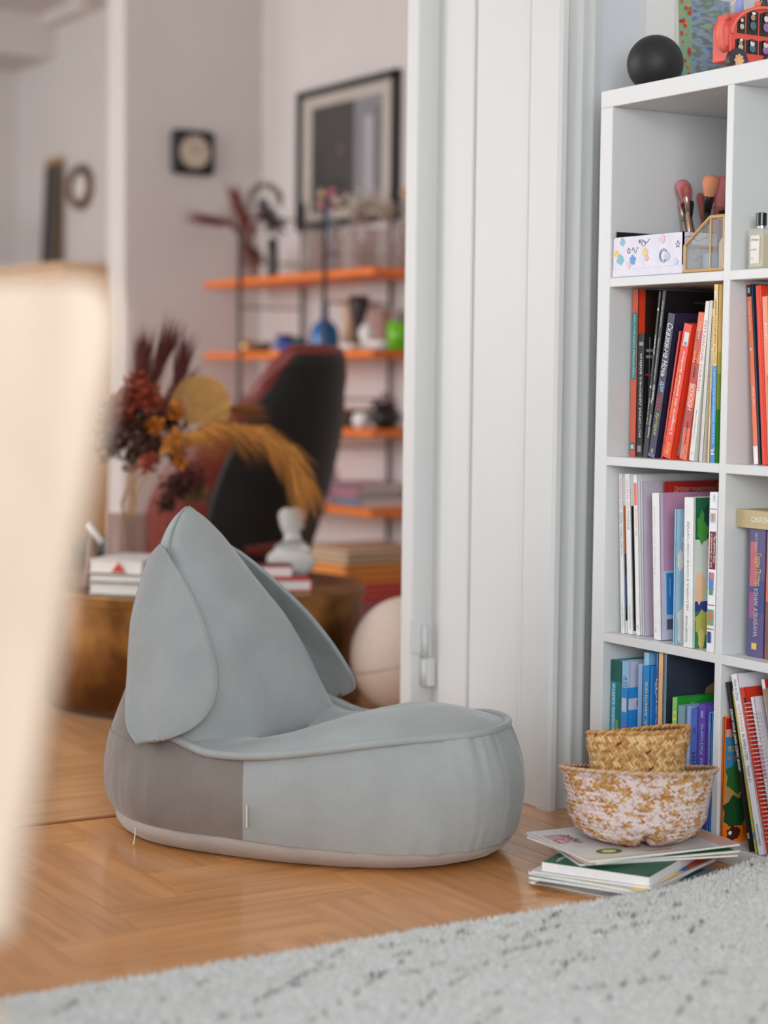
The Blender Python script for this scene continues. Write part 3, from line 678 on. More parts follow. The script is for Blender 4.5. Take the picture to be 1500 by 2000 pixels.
book('book', 'white hardback with a pink cover showing a blue window', 1, .024, (1278.5, 1293, 1275), ytop=963, depth=.22, cover=C(206,150,178), spine=C(238,238,240), group=R3g,
     spine_print=[('u', 'Новые истории', .45, .9, C(190,188,186), .25, .3), ('r', .05, .08, YEL, .2, .4)],
     cover_print=[('r', 0, .006, 0, 1, LILAC), ('r', .006, .2, 0, .47, LILAC), ('r', .012, .05, .17, .455, BLU), ('r', .012, .05, .07, .14, C(92,96,120)), ('r', .02, .022, .3, .42, SKY)])
book('book', 'pale sky-blue picture book with white clouds on its cover', 1, .014, (1313.5, 1317, 1317.5), ytop=995, depth=.2, cover=SKY, soft=True, group=R3g,
     cover_print=[('b', .036, .73, .02, .03, WT), ('b', .012, .62, .008, .02, WT), ('b', .04, .3, .01, .03, PINK), ('b', .03, .13, .024, .05, WT), ('p', [(.02, .12), (.026, .14), (.021, .1)], GOLD)])
book('book', 'white hardback with dark spaced capitals and a jungle-green cover', 1, .008, (1336, 1354.5, 1338.5), ytop=971, depth=.18, cover=C(214,220,210), spine=C(240,240,240), group=R3g,
     spine_print=[('u', 'НЕЗНАЙКА В СОЛНЕЧНОМ ГОРОДЕ', .25, .84, C(60,84,78), .34, .42), ('u', 'Николай Носов', .035, .21, C(84,104,98), .3, .3), ('r', .88, .97, C(150,160,156), .36, .4)],
     cover_print=[('r', .002, .05, .72, .998, C(24,96,66)), ('b', .02, .8, .014, .03, C(70,150,60)), ('b', .034, .88, .012, .02, C(16,70,50)), ('b', .04, .7, .008, .014, C(240,160,90)), ('r', .002, .05, .24, .31, C(54,66,140)), ('b', .014, .4, .012, .03, C(244,200,160)), ('r', .002, .05, .0, .24, C(40,140,80)), ('b', .022, .16, .02, .025, C(190,190,90)), ('b', .018, .06, .008, .02, C(224,206,120))])
book('book', 'white picture-book spine with a dark red title blob beside the divider', 1, .003, (1381, 1397), ytop=961, depth=.2, cover=C(242,242,244), group=R3g,
     spine_print=[('r', .52, .755, C(120,14,28), .12, .92), ('d', 'Про девочку Веру', .56, .73, WTX, .3, .72), ('d', 'и обезьянку Анфису', .53, .74, WTX, .3, .36), ('u', 'УСПЕН', .94, .985, C(60,160,130), .25, .6), ('r', .893, .898, C(120,40,50), .1, .95), ('r', .81, .87, SKY, .1, .8), ('r', .82, .865, C(220,140,90), .3, .7), ('r', .39, .5, C(90,130,210), .15, .75), ('r', .46, .5, C(230,120,100), .35, .8), ('r', .36, .4, C(90,150,110), .2, .7), ('r', .295, .3, C(120,40,50), .1, .95), ('r', .17, .27, C(120,160,120), .1, .85), ('r', .2, .25, C(236,110,70), .3, .7), ('r', .145, .15, C(120,40,50), .1, .95), ('r', .06, .13, C(50,60,150), .15, .6)])
# ---- third row, second compartment
DPU = C(92,84,130)
pb = book('book', 'purple fantasy hardback with gold gothic title under a lying beige book', 1, .036, (1459, 1492.5), ytop=1032, depth=.14, cover=DPU, group=R3g,
     spine_print=[('r', .55, .9, C(196,104,112), .1, .5), ('r', .35, .6, C(70,72,130), .5, .98), ('r', .3, .5, C(160,90,130), .1, .4), ('d', 'Гарри Поттер', .56, .81, GOLD, .42, .55), ('d', 'УЗНИК АЗКАБАНА', .16, .54, C(214,206,222), .24, .5), ('d', 'Дж. К. Роулинг', .82, .97, C(214,206,222), .18, .45), ('r', .06, .11, GOLD, .3, .62)])
book('book', 'orange and brown hardback next to the purple fantasy book', 1, .034, (1494, 1525), ytop=1037, depth=.14, cover=C(226,120,70), group=R3g, spine_print=[('r', 0, .45, C(130,90,80))])
zb = pb.location.z + .232
lb = thing('book', 'beige hardback lying flat across the tops of the purple and orange books', 'book', (.03, -.50, 0), (0, 0, 0), R3g)
TAN = C(196,176,132)
ztop = max(v.co.z for v in [v for v in pb.children[0].data.vertices]) + pb.location.z + .0008
lb.location = (.028, y_at(1441, .03, ztop+.015)-.1, ztop)
G().box((0, -.1, 0), (.15, .1, .0022), TAN).box((0, -.1, .031), (.15, .1, .0332), TAN).box((-.001, -.1, 0), (.003, .1, .0332), TAN).build('cover', lb, bevel=.0008)
G().box((.003, -.097, .0022), (.146, .097, .031), PAGE).build('page_block', lb)
g = G(); letters(g, 'СКАЗКИ О ДРУЖБЕ', (-.0014, .06, .010), (0, -1, 0), (0, 0, 1), .14, .012, WTX); g.build('spine_print', lb, fix=False)

# ---- bottom row, first compartment (lower ends hidden by the basket)
def up(px_l, px_r, ytop, xs):           # columns are read at the top edge: shift to the foot of an upright book
    ya = y_at(px_l, xs, .33); yb = y_at(px_r, xs, .33)
    def px_of(Y):
        d = np.array([xs, Y, ZT[0]])-CAM; return 750+FPX*(d@CR)/(d@_f)
    return (px_of(ya), px_of(yb))
def b4(label, l, r, yt, xs, depth=.17, **k): return book('book', label, 0, xs, up(l, r, yt, xs), ytop=yt, depth=depth, group=R4, **k)
TQ = C(20,122,110); b4('teal jungle-green hardback, leftmost in the bottom row behind the basket', 1195, 1216, 1288, .02, cover=C(40,150,170), spine=TQ,
   spine_print=[('r', .3, .85, C(60,170,210), .1, .5), ('r', .02, .3, C(30,120,70)), ('r', .86, 1, C(14,90,80)), ('r', .45, .6, C(130,180,70), .55, .8), ('u', 'ПОЛИНА УАЙТА', .5, .84, WTX, .32, .3)])
b4('pale blue hardback with faded capitals behind the bright blue book', 1217, 1232, 1290, .02, cover=C(206,206,222), spine=C(150,190,222), spine_print=[('u', 'ХИЛДЕР', .7, .9, C(90,110,150), .6)])
b4('bright blue hardback with a round badge and red capitals above the basket', 1215.5, 1229, 1345, -.001, depth=.13, cover=BLU, spine_print=[('r', .82, .93, LILAC, .15, .85), ('u', 'СКАЗЫ', .45, .72, PTX, .6)], cover_print=[('r', .0, .05, .84, .93, LILAC), ('r', .02, .03, .86, .91, PTX)])
b4('narrow pale blue book between two blue hardbacks in the bottom row', 1247, 1256, 1297, .014, cover=C(150,190,232), soft=True, spine_print=[('u', 'ПЕТЕР', .3, .5, C(80,110,170), .5)])
b4('tall light blue hardback rising above its neighbours in the bottom row', 1257.5, 1268, 1274, .013, cover=C(130,186,226), spine=C(160,204,228))
b4('deep blue hardback with yellow block lettering in the bottom row', 1259.5, 1270.5, 1300, -.003, depth=.13, cover=C(30,110,190), spine=C(40,136,206), spine_print=[('u', 'А. МИЛНЕВ', .62, .9, YTX, .42)], cover_print=[('r', .001, .005, 0, 1, C(60,150,214)), ('b', .018, .86, .006, .02, YEL)])
b4('slate blue book with cream decorative letters, fourth from the dark cover', 1282, 1285.8, 1276, .011, cover=C(96,128,190), soft=True, spine_print=[('u', 'СКАЗКИ', .4, .85, C(232,224,206), .7)])
b4('peach paperback standing beside the big dark cover', 1286.5, 1295.5, 1274, .01, cover=C(240,190,140), soft=True, spine_print=[('r', 0, .5, C(170,190,214)), ('r', .45, .52, RED, .3, .7)])
b4('large dark slate picture book with a ribbon banner across its cover', 1297.5, 1303, 1276, .008, depth=.22, cover=C(58,66,82), spine=C(110,140,166), soft=True,
   cover_print=[('r', .001, .2, .0, .98, C(52,60,76)), ('p', [(.09, .70), (.098, .78), (.2, .93), (.2, .83)], C(176,140,100)), ('p', [(.1, .62), (.14, .7), (.2, .72), (.2, .56), (.1, .54)], C(150,180,206)), ('t', 'Золотой Ключ', .125, .775, .085, .012, C(70,50,40), .45), ('t', 'АЛЕКСЕЙ', .14, .62, .06, .010, C(80,100,140), .12), ('b', .13, .64, .028, .012, C(190,160,120))])
b4('green hardback with a yellow-lettered spine in front of the dark cover', 1316, 1325.5, 1361, .0, depth=.15, cover=C(40,150,50), spine=C(140,196,110), spine_print=[('u', 'НОСОВ', .4, .9, C(244,214,110), .75)], cover_print=[('b', .035, .93, .006, .008, GREY)])
b4('grey-green hardback numbered three in the bottom row', 1327.5, 1341, 1377, -.001, depth=.13, cover=C(130,160,170), spine_print=[('u', '3', .78, .83, BTX, .35)])
b4('pale periwinkle hardback in the bottom row beside the blue numbered one', 1345, 1353, 1378, -.002, depth=.13, cover=C(140,166,216), spine_print=[('u', 'ПРИКЛЮЧЕНИЯ', .3, .75, C(220,226,240), .5)])
b4('mottled blue hardback numbered two in the bottom row', 1354, 1365.5, 1384, -.003, depth=.13, cover=C(76,104,190), spine_print=[('u', '2', .8, .86, C(30,40,90), .4), ('r', .0, .5, C(206,176,130), .2, .8), ('u', 'ЛАНИИ', .4, .66, BTX, .6)])
b4('purple hardback with pale blue lettering in the bottom row', 1367.2, 1382, 1374, -.004, depth=.13, cover=C(86,64,160), spine=C(94,68,168), spine_print=[('u', 'Мейзи Хитчинс', .42, .86, C(150,190,236), .45), ('r', .9, .95, C(150,160,220), .35, .65)])
b4('narrow blue paperback with orange capitals next to the divider', 1385, 1391, 1391, -.002, depth=.13, cover=C(70,120,190), soft=True, spine_print=[('u', 'ШИФР, ИЛИ ИГРА В ПРЯТКИ', .3, .92, ORTX, .5)])
# ---- bottom row, second compartment
book('book', 'orange-edged puzzle book with a jungle cover facing out in the bottom row', 0, .003, (1406.5, 1409.5), ytop=1400, depth=.2, cover=C(250,120,20), soft=True, group=R4,
     cover_print=[('r', .004, .2, .14, .985, C(190,150,90)), ('r', .004, .2, .55, .9, C(60,140,190)), ('r', .004, .2, .9, .985, C(196,24,36)), ('t', 'mila', .02, .93, .03, .012, WTX), ('r', .004, .2, .84, .9, C(226,170,160)), ('t', 'OBJETS', .012, .875, .03, .006, RTX), ('t', 'CARNETS', .012, .85, .032, .006, RTX), ('b', .04, .52, .035, .03, C(50,110,50)), ('b', .07, .42, .03, .055, C(24,24,26)), ('b', .03, .24, .03, .03, C(30,80,40)), ('t', 'TROUVER', .008, .72, .035, .011, YTX), ('t', 'les intrus', .008, .66, .035, .009, ORTX), ('r', .0, .2, .0, .13, C(250,120,20)), ('b', .026, .075, .017, .013, C(74,32,26)), ('b', .018, .08, .004, .004, WT), ('t', 'LABYRINTHES', .05, .1, .07, .0085, BTX), ('t', 'DIFFÉRENCES', .05, .062, .07, .0085, BTX), ('t', '+ LES JEUX', .05, .028, .045, .007, C(150,30,20))])
book('book', 'black leaning comic drawing book with white slanted capitals', 0, .008, (1463.5, 1472, 1417), ytop=1333, depth=.19, cover=BLK, soft=True, group=R4, spine_print=[('d', 'DRAW YOUR OWN COMIC BOOK!', .47, .84, WTX, .55, .5, .3), ('r', .075, .11, GREY, .05, .6)],
     cover_print=[('r', .004, .04, .8, .96, C(120,160,196)), ('r', .004, .04, .1, .8, C(190,180,80))])
book('book', 'olive-yellow leaning drawing manual between the black and white books', 0, .009, (1475, 1480.5, 1430), ytop=1350, depth=.19, cover=C(190,180,76), soft=True, group=R4, spine_print=[('d', 'THINK ABOUT CREATING', .42, .68, C(60,130,150), .5), ('r', .09, .125, BLU, .1, .9)])
book('book', 'white leaning drawing manual with orange and black lettering', 0, .006, (1481.5, 1495, 1427.5), ytop=1318, depth=.19, cover=C(236,234,238), soft=True, group=R4,
     spine_print=[('d', 'How to Draw', .85, .97, BTX, .5, .5, .3), ('d', 'CUTE KAWAII', .68, .83, ORTX, .5), ('d', 'IN SIMPLE STEPS', .52, .665, BTX, .5), ('d', 'Yishan Li', .4, .49, C(60,70,150), .5, .5, .3), ('d', 'SEARCH PRESS', .05, .17, BTX, .3)])
sp = book('notebook', 'red leaning wire-bound notebook in the bottom row', 0, .004, (1499, 1508, 1445.5), ytop=1344, depth=.2, cover=C(216,56,36), soft=True, group=R4, cat='notebook', spine_print=[('r', .9, .94, BLK, .5, .95)])
WIRE = M((236, 236, 238), .3, .02, 40, metal=.6, name='white_wire')
hh = max(v.co.z for v in sp.children[0].data.vertices); yy = min(v.co.y for v in sp.children[0].data.vertices)
g = G()
for k in range(34):
    z = .03 + (hh-.06)*k/33
    g.tube([(.006*cos(a)-.001, yy-.004+.009*sin(a), z) for a in [2*pi*q/10 for q in range(10)]], .0009, WIRE, 5, closed=True)
g.build('wire_binding', sp)
sp2 = book('notebook', 'white and pink wire-bound notebook beside the red one', 0, .002, (1517, 1524, 1466), ytop=1362, depth=.2, cover=C(226,216,222), soft=True, group=R4, cat='notebook', spine_print=[('r', .2, .4, SKY), ('r', .5, .7, PINK)])
hh = max(v.co.z for v in sp2.children[0].data.vertices); yy = min(v.co.y for v in sp2.children[0].data.vertices)
g = G()
for k in range(34):
    z = .03 + (hh-.06)*k/33
    g.tube([(.006*cos(a)-.001, yy-.004+.008*sin(a), z) for a in [2*pi*q/10 for q in range(10)]], .0009, WIRE, 5, closed=True)
g.build('wire_binding', sp2)
book('book', 'dark red-topped tall leaning book behind the notebooks', 0, .012, (1540, 1548, 1486), ytop=1328, depth=.2, cover=C(40,30,30), spine=C(230,228,226), soft=True, group=R4, cover_print=[('r', .0, .012, .5, 1, C(190,30,30)), ('r', .012, .2, .8, .93, C(150,80,40))])
book('book', 'kraft-brown leaning book with a beige cover at the frame edge', 0, .004, (1546, 1556, 1490), ytop=1346, depth=.2, cover=C(206,196,176), spine=C(150,126,98), soft=True, group=R4, spine_print=[('d', 'COLORING', .4, .6, BTX, .5)])
# ================================================================== ON TOP OF THE BOOKCASE AND IN THE UPPER COMPARTMENTS
def ball_thing(name, label, cat, c, r, mat, n=24, sc=(1, 1, 1)):
    o = G().ball((0, 0, 0), r, mat, n, sc).build(name, None, smooth=True); o.location = c; return tag(o, label, cat)
bp = at(1280, 113, 3.78); br_ = .0555
ball_thing('ball', 'matt black round ball on top of the bookcase', 'ball', (bp.x, bp.y, ZTOP+br_-.0005), br_, M((30, 30, 33), .55, .05, 80, name='matt_black_rubber'), 28)
# painting leaning on the pier behind
ptg = thing('painting', 'small flower painting on canvas leaning behind the toy bus', 'painting', (.29, .088, ZTOP), (-.07, 0, 0))
def paint_mat():
    mt, nt, b = nodes('brushed_oil_paint'); N = nt.nodes; K = nt.links
    tc = N.new('ShaderNodeTexCoord'); mp = N.new('ShaderNodeMapping'); mp.inputs['Scale'].default_value = (22, 22, 70); K.new(tc.outputs['Object'], mp.inputs['Vector'])
    no = N.new('ShaderNodeTexNoise'); no.inputs['Scale'].default_value = 1; no.inputs['Detail'].default_value = 3; K.new(mp.outputs[0], no.inputs['Vector'])
    r = N.new('ShaderNodeValToRGB'); el = r.color_ramp.elements; el[0].position = .32; el[0].color = L3((88, 120, 158)); el[1].position = .68; el[1].color = L3((150, 170, 150))
    e = el.new(.45); e.color = L3((150, 168, 190)); e = el.new(.56); e.color = L3((112, 120, 108))
    K.new(no.outputs['Fac'], r.inputs[0]); K.new(r.outputs[0], b.inputs['Base Color']); b.inputs['Roughness'].default_value = .6; return mt
g = G(); PW = .13
g.box((-.015, 0, 0), (PW, .016, .24), C(220, 216, 208)); g.build('canvas', ptg, bevel=.002)
g = G(); g.add([(-.014, -.0006, .002), (PW-.001, -.0006, .002), (PW-.001, -.0006, .238), (-.014, -.0006, .238)], [(0, 1, 2, 3)], paint_mat())
g.add([(-.014, -.001, .002), (.018, -.001, .002), (.024, -.001, .238), (-.014, -.001, .238)], [(0, 1, 2, 3)], C(140, 172, 136))
random.seed(3)
for k in range(26):
    u, v = random.uniform(-.011, .018), random.uniform(.03, .23); r_ = random.uniform(.002, .0055); mt = [RED, C(206,60,40), C(236,150,50), C(190,50,60)][k % 4]
    g.poly([(u+r_*cos(2*pi*q/9), -.0014-.0001*k, v+r_*sin(2*pi*q/9)) for q in range(9)], mt)
for k in range(16):
    u, v = random.uniform(-.01, .024), random.uniform(.012, .075); r_ = random.uniform(.003, .006)
    g.poly([(u+r_*cos(2*pi*q/9), -.0044-.0001*k, v+r_*sin(2*pi*q/9)) for q in range(9)], [C(232,150,30), C(222,120,24)][k % 2])
g.build('paint_print', ptg, fix=False)
# red cut-out paper bus
bus = thing('toy_bus', 'red paper toy bus with arched windows and passengers on the bookcase top', 'toy bus', (.045, -.325, ZTOP), (0, 0, 0))
BR = C(226, 84, 70); BR2 = C(240, 112, 96); BD = C(60, 52, 58)
def arch(x0, x1, z0, z1, n=14, flat=.25):
    pts = [(x0, z0), (x1, z0)]; cx = (x0+x1)/2
    for k in range(n+1):
        a = pi*k/n; pts.append((cx+(x1-x0)/2*cos(a), z1-(z1-z0)*flat*1.6 + (z1-z0)*flat*1.6*sin(a)))
    return pts
T_ = .05
o = G().prism([(x, 0, z) for x, z in arch(.0, .17, .022, .125)], (0, T_, 0), BR).build('body', bus, bevel=.002)
g = G(); g.tube([(.002, -.004+0*k, .045) if False else (.0+.09-.088*cos(pi*k/20)*1.0, -.002, .07+.055*sin(pi*k/20)) for k in range(21)], .0035, BR2, 8); g.build('roof_rim', bus, smooth=True)
wins = [(.016, .034, .073, .107), (.038, .066, .073, .118), (.070, .1, .073, .119), (.104, .13, .073, .116), (.012, .034, .038, .064), (.038, .066, .038, .065), (.070, .1, .038, .066), (.104, .13, .038, .066)]
random.seed(11)
for k, (a, b_, c, d_) in enumerate(wins):
    wo = G().prism([(a, -.0012, c), (b_, -.0012, c), (b_, -.0012, d_*.97), ((a+b_)/2, -.0012, d_), (a, -.0012, d_*.95)], (0, .004, 0), C(40, 28, 30)).build('window', bus)
    g = G(); ww = b_-a; hh = d_-c
    g.ball((a+ww*.5, -.003, c+hh*.35), ww*.28, [C(196,196,176), C(70,110,120), C(150,110,160), C(110,70,50)][k % 4], 8, (1, .2, 1)); g.ball((a+ww*.45, -.004, c+hh*.68), ww*.2, [C(220,210,200), C(180,140,110), C(230,220,216)][k % 3], 8, (1, .2, 1)); g.ball((a+ww*.5, -.0045, c+hh*.85), ww*.18, [C(170,30,40), C(236,234,230), C(120,60,40)][k % 3], 8, (1, .2, .6))
    g.build('passenger', wo, smooth=True)
for xw in (.016, .105):
    wo = G().tube([(xw, -.006, .022), (xw, .004, .022)], .0225 if xw < .1 else .026, BD, 24).build('wheel', bus)
    g = G(); g.tube([(xw, -.0075, .022), (xw, -.0055, .022)], .009, C(236,186,140), 12)
    for q in range(8): g.ball((xw+.009*cos(q*pi/4), -.0075, .022+.009*sin(q*pi/4)), .0032, C(236,176,130), 6, (1, .4, 1))
    g.build('hub', wo)
G().tube([(-.003, .01, .04), (-.014, .01, .05), (-.017, .01, .075), (-.013, .01, .097), (.003, .01, .103)], [.006, .008, .008, .008, .006], BR2, 10).build('mudguard', bus, smooth=True)
g = G(); g.ball((.068, .004, .131), .0065, BR2, 10); g.tube([(.068, .004, .12), (.068, .004, .128)], .003, BR2, 8); g.build('roof_knob', bus, smooth=True)
for xf, c1, c2 in ((.03, C(150,160,220), C(236,200,180)), (.09, C(60,50,50), C(214,170,130)), (.112, C(110,90,150), C(210,160,120)), (.135, C(170,30,40), C(220,200,190))):
    g = G(); g.tube([(xf, .012, .11), (xf, .012, .138), (xf, .012, .15)], [.009, .008, .005], c1, 10); g.ball((xf, .012, .16), .009, c2, 8); g.tube([(xf, .012, .145), (xf-.014, .008, .132), (xf-.024, .006, .122)], .002, c2, 6); g.build('roof_passenger', bus, smooth=True)

# ---- patterned tin with black lining
z1 = ZT[3]
tin = thing('storage_box', 'white doodle-printed storage box with black lining in the top compartment', 'box', (0, 0, z1+.0006))
TINW = C(226, 224, 236); TL = C(28, 27, 30)
X0t, X1t, Y0t, Y1t, ht = .006, .115, y_at(1333, .006, z1+.03), YL-.002, .0775
g = G(); th = .004
for lo, hi in (((X0t, Y0t, 0), (X0t+th, Y1t, ht)), ((X1t-th, Y0t, 0), (X1t, Y1t, ht)), ((X0t, Y0t, 0), (X1t, Y0t+th, ht)), ((X0t, Y1t-th, 0), (X1t, Y1t, ht)), ((X0t, Y0t, 0), (X1t, Y1t, .004))): g.box(lo, hi, TINW)
g.build('box_shell', tin)
g = G()
for lo, hi in (((X0t+th, Y0t+th, .004), (X0t+th+.002, Y1t-th, ht+.001)), ((X1t-th-.002, Y0t+th, .004), (X1t-th, Y1t-th, ht+.006)), ((X0t+th, Y0t+th, .004), (X1t-th, Y0t+th+.002, ht+.001)), ((X0t+th, Y1t-th-.002, .004), (X1t-th, Y1t-th, ht+.012))): g.box(lo, hi, TL)
g.build('black_lining', tin)
G().box((X0t-.002, Y0t-.002, 0), (X1t+.001, Y1t, .0165), TINW).build('lower_band', tin, bevel=.0015)
g = G(); Xf = X0t-.0008; W_ = Y1t-Y0t
LN = M((96, 92, 108), .6, .02, 40, name='doodle_line'); 
def blob(u, v, r, mt, lv=0, wob=.22): g.poly([(Xf-.0001*lv, Y1t-u+r*cos(2*pi*q/16)*(1+wob*sin(q*2.1+u*90)), v+r*sin(2*pi*q/16)*(1+wob*cos(q*1.7))) for q in range(16)], mt)
def outl(pts, lv=0): g.tube([(Xf-.0003, Y1t-u, v) for u, v in pts], .0005, LN, 4)
g.add([(Xf+.0003, Y1t-.001, .001), (Xf+.0003, Y0t+.001, .001), (Xf+.0003, Y0t+.001, ht-.001), (Xf+.0003, Y1t-.001, ht-.001)], [(0, 1, 2, 3)], TINW)
for k, (u, v, r, mt) in enumerate([(.03, .068, .008, C(130,186,206)), (.012, .046, .007, C(240,190,90)), (.024, .034, .010, C(120,186,200)), (.062, .032, .009, C(96,150,220)), (.1, .045, .008, C(232,206,120)), (.104, .034, .006, C(232,180,170)), (.15, .068, .008, C(236,196,214)), (.165, .034, .008, C(190,206,236)), (.05, .022, .006, C(236,200,214)), (.19, .022, .007, C(200,216,240))]): blob(u, v, r, mt, k)
def star(u, v, r): outl([(u+(r if q % 2 == 0 else r*.45)*sin(2*pi*q/10), v+(r if q % 2 == 0 else r*.45)*cos(2*pi*q/10)) for q in range(11)])
star(.05, .05, .006); star(.196, .055, .007)
outl([(.075+.005*cos(q*.6)+.003*q, .066+.004*sin(q*1.3)) for q in range(12)]); outl([(.155+.012*cos(q*.5), .036+.013*sin(q*.5)) for q in range(14)]); outl([(.155+.009*cos(q*.5), .036+.010*sin(q*.5)) for q in range(14)])
outl([(.095+.006*cos(q*.63), .062+.005*sin(q*.63)) for q in range(11)]); outl([(.06+.02*q/8, .05+.006*sin(q*1.1)) for q in range(9)])
for pts_ in ([(.026+(.008 if q % 2 == 0 else .0036)*sin(2*pi*q/10), .05+(.008 if q % 2 == 0 else .0036)*cos(2*pi*q/10)) for q in range(11)], [(.008+.06*q/9, .066+.004*sin(q*.9)) for q in range(10)], [(.012+.05*q/9, .028+.006*sin(q*1.2)) for q in range(10)]):
    g.tube([(x_, Y0t-.0006, z__) for x_, z__ in pts_], .0005, LN, 4)
g.build('doodle_print', tin, fix=False)
# ---- brushes in a grey cup
CX = .165; CY = y_at(1368, CX, z1+.05)
cup = thing('brush_cup', 'small grey-blue cup holding the make-up brushes', 'cup', (CX, CY, z1))
GC = C(132, 142, 160)
G().lathe([(.0, .001), (.034, .001), (.038, .004), (.044, .085), (.041, .085), (.035, .006), (.0, .006)], GC, 28).build('cup_wall', cup, smooth=True)
ROSE = M((196, 128, 112), .25, .05, 60, metal=.85, name='rose_gold'); DKF = M((56, 46, 44), .3, .05, 60, metal=.5, name='dark_ferrule')
def brush(label, foot, tip, headl, headr, col, hcol, handle_r=.004, hm=None, flat=1.0):
    foot, tip = Vector(foot), Vector(tip); d = (tip-foot); L_ = d.length; d.normalize()
    b = thing('makeup_brush', label, 'brush', foot, d.to_track_quat('Z', 'Y').to_euler(), 'make-up brushes in the cup')
    hs = L_-headl
    G().tube([(0, 0, 0), (0, 0, hs*.55), (0, 0, hs*.86)], [handle_r*.8, handle_r, handle_r*1.1], hm or ROSE, 12).build('handle', b, smooth=True)
    G().tube([(0, 0, hs*.8), (0, 0, hs*.98), (0, 0, hs+.002)], [handle_r*1.15, headr*.62, headr*.6], DKF if hm is None else hm, 12).build('ferrule', b, smooth=True)
    g = G(); pr_ = [(headr*.55, hs-.002), (headr*.85, hs+headl*.3), (headr, hs+headl*.6), (headr*.92, hs+headl*.82), (headr*.5, hs+headl*.97), (.0002, L_)]
    g.lathe(pr_, hcol, 20, sy=flat); g.build('bristle_head', b, smooth=True)
    return b
PK = M((226, 138, 140), .9, .1, 900, bump=.4, name='pink_bristles'); PE = M((240, 160, 116), .9, .12, 900, bump=.4, name='peach_bristles'); DP = M((190, 104, 98), .9, .1, 900, bump=.4, name='dusky_bristles')
cz = z1+.008
def cupt(dx, dy): return (CX+dx, CY+dy, cz)
def tipt(px, py, X): Y = y_at(px, X, z1+.15); return (X, Y, z_at(py, X, Y))
brush('wide pink fan-shaped make-up brush leaning furthest from the divider', cupt(.010, .008), tipt(1332, 351, CX), .05, .022, None, PK, .0042, None, .45)
brush('slim gold eyeshadow brush in front of the fan brush', cupt(-.016, .002), tipt(1338, 360, CX-.025), .024, .0085, None, DP, .0040, M((226, 190, 170), .25, .03, 60, metal=.7, name='champagne_metal'))
brush('tiny pale pink lip brush leaning low at the cup rim', cupt(-.004, .018), tipt(1329, 395, CX-.004), .014, .0055, None, PK, .0036, M((230, 196, 180), .25, .03, 60, metal=.7, name='pale_metal'))
brush('small dusky brush standing at the back of the cup', cupt(.024, -.002), tipt(1366, 377, CX+.02), .026, .0075, None, DP, .0034, DP)
brush('round peach powder brush with dark ferrule', cupt(-.012, -.014), tipt(1389, 341, CX-.022), .042, .0165, None, PE, .0062, DKF)
brush('large flat pink brush half hidden by the divider', cupt(.010, -.016), tipt(1413, 343, CX+.008), .06, .02, None, PK, .006, DP)
tb = thing('lipstick_tube', 'black glossy lipstick tube behind the brass glass holder', 'cosmetic', (.085, y_at(1411, .085, z1+.1), z1))
BG = M((20, 20, 22), .15, .02, 60, name='gloss_black')
G().tube([(0, 0, 0), (0, 0, .12)], .009, BG, 20).build('tube_body', tb, smooth=True); G().tube([(0, 0, .112), (0, 0, .1135)], .0094, DKF, 20).build('tube_ring', tb)
# beige sponge block behind
spg = at(1315, 432, 3.95)
o = G().box((-.045, -.03, 0), (.045, .03, .1), C(232, 200, 160, r=.9)).build('sponge_block', None, bevel=.008, seg=2); o.location = (.225, y_at(1316, .225, z1+.1), z1); o.rotation_euler = (0, 0, .35); tag(o, 'beige sponge block standing behind the doodle box', 'sponge')
# ---- brass and glass holder
GP = glass((246, 247, 246), .03, .9); BRS = M((228, 190, 134), .35, .06, 120, metal=.6, name='brushed_brass')
Yb0, Yb1 = y_at(1412.3, .004, z1+.03), y_at(1336, .004, z1+.03)
gh = thing('glass_holder', 'small brass-framed glass holder with a slanted top beside the divider', 'holder', (.006, 0, z1+.0008))
hA, hB = z_at(484, .004, Yb1)-z1, z_at(424, .004, Yb0)-z1-.001
ysl = y_at(1386, .004, z1+.09)
dX = .075
prof_h = [(Yb1, 0), (Yb1, hA), (ysl, hB), (Yb0, hB), (Yb0, 0)]
for X_ in (0, dX):
    for a, b_ in zip(prof_h, prof_h[1:]+prof_h[:1]):
        G().tube([(X_, a[0], a[1]+.003), (X_, b_[0], b_[1]+.003)], .0034, BRS, 8).build('brass_edge', gh)
for a in prof_h: G().tube([(0, a[0], a[1]+.003), (dX, a[0], a[1]+.003)], .0034, BRS, 8).build('brass_edge', gh)
ym = y_at(1386, .004, z1+.04); G().tube([(-.0005, ym, .003), (-.0005, ym, hB+.003)], .0016, BRS, 6).build('brass_edge', gh)
G().prism([(.0005, y, z+.003) for y, z in prof_h], (.0012, 0, 0), GP).build('glass_pane', gh)
G().box((.002, Yb0+.002, .001), (dX-.002, Yb1-.002, .0022), GP).build('glass_pane', gh); G().box((.002, Yb1-.0016, .003), (dX-.002, Yb1-.0004, hA+.002), GP).build('glass_pane', gh); G().box((.002, Yb0+.0004, .003), (dX-.002, Yb0+.0016, hB), GP).build('glass_pane', gh)
o = G().box((.0, -.012, 0), (.02, .012, .034), C(150, 176, 200)).build('eye_shadow_tin', None, bevel=.002); o.location = (.03, (Yb1+Yb0)/2+.022, z1+.004); tag(o, 'pale blue little tin inside the brass glass holder', 'tin')
o = G().lathe([(0, 0), (.012, 0), (.013, .003), (.013, .05), (.009, .06), (.0, .062)], C(226, 216, 204), 16).build('cream_jar', None, smooth=True); o.location = (.048, (Yb1+Yb0)/2-.012, z1+.004); tag(o, 'ivory little jar inside the brass glass holder', 'jar')
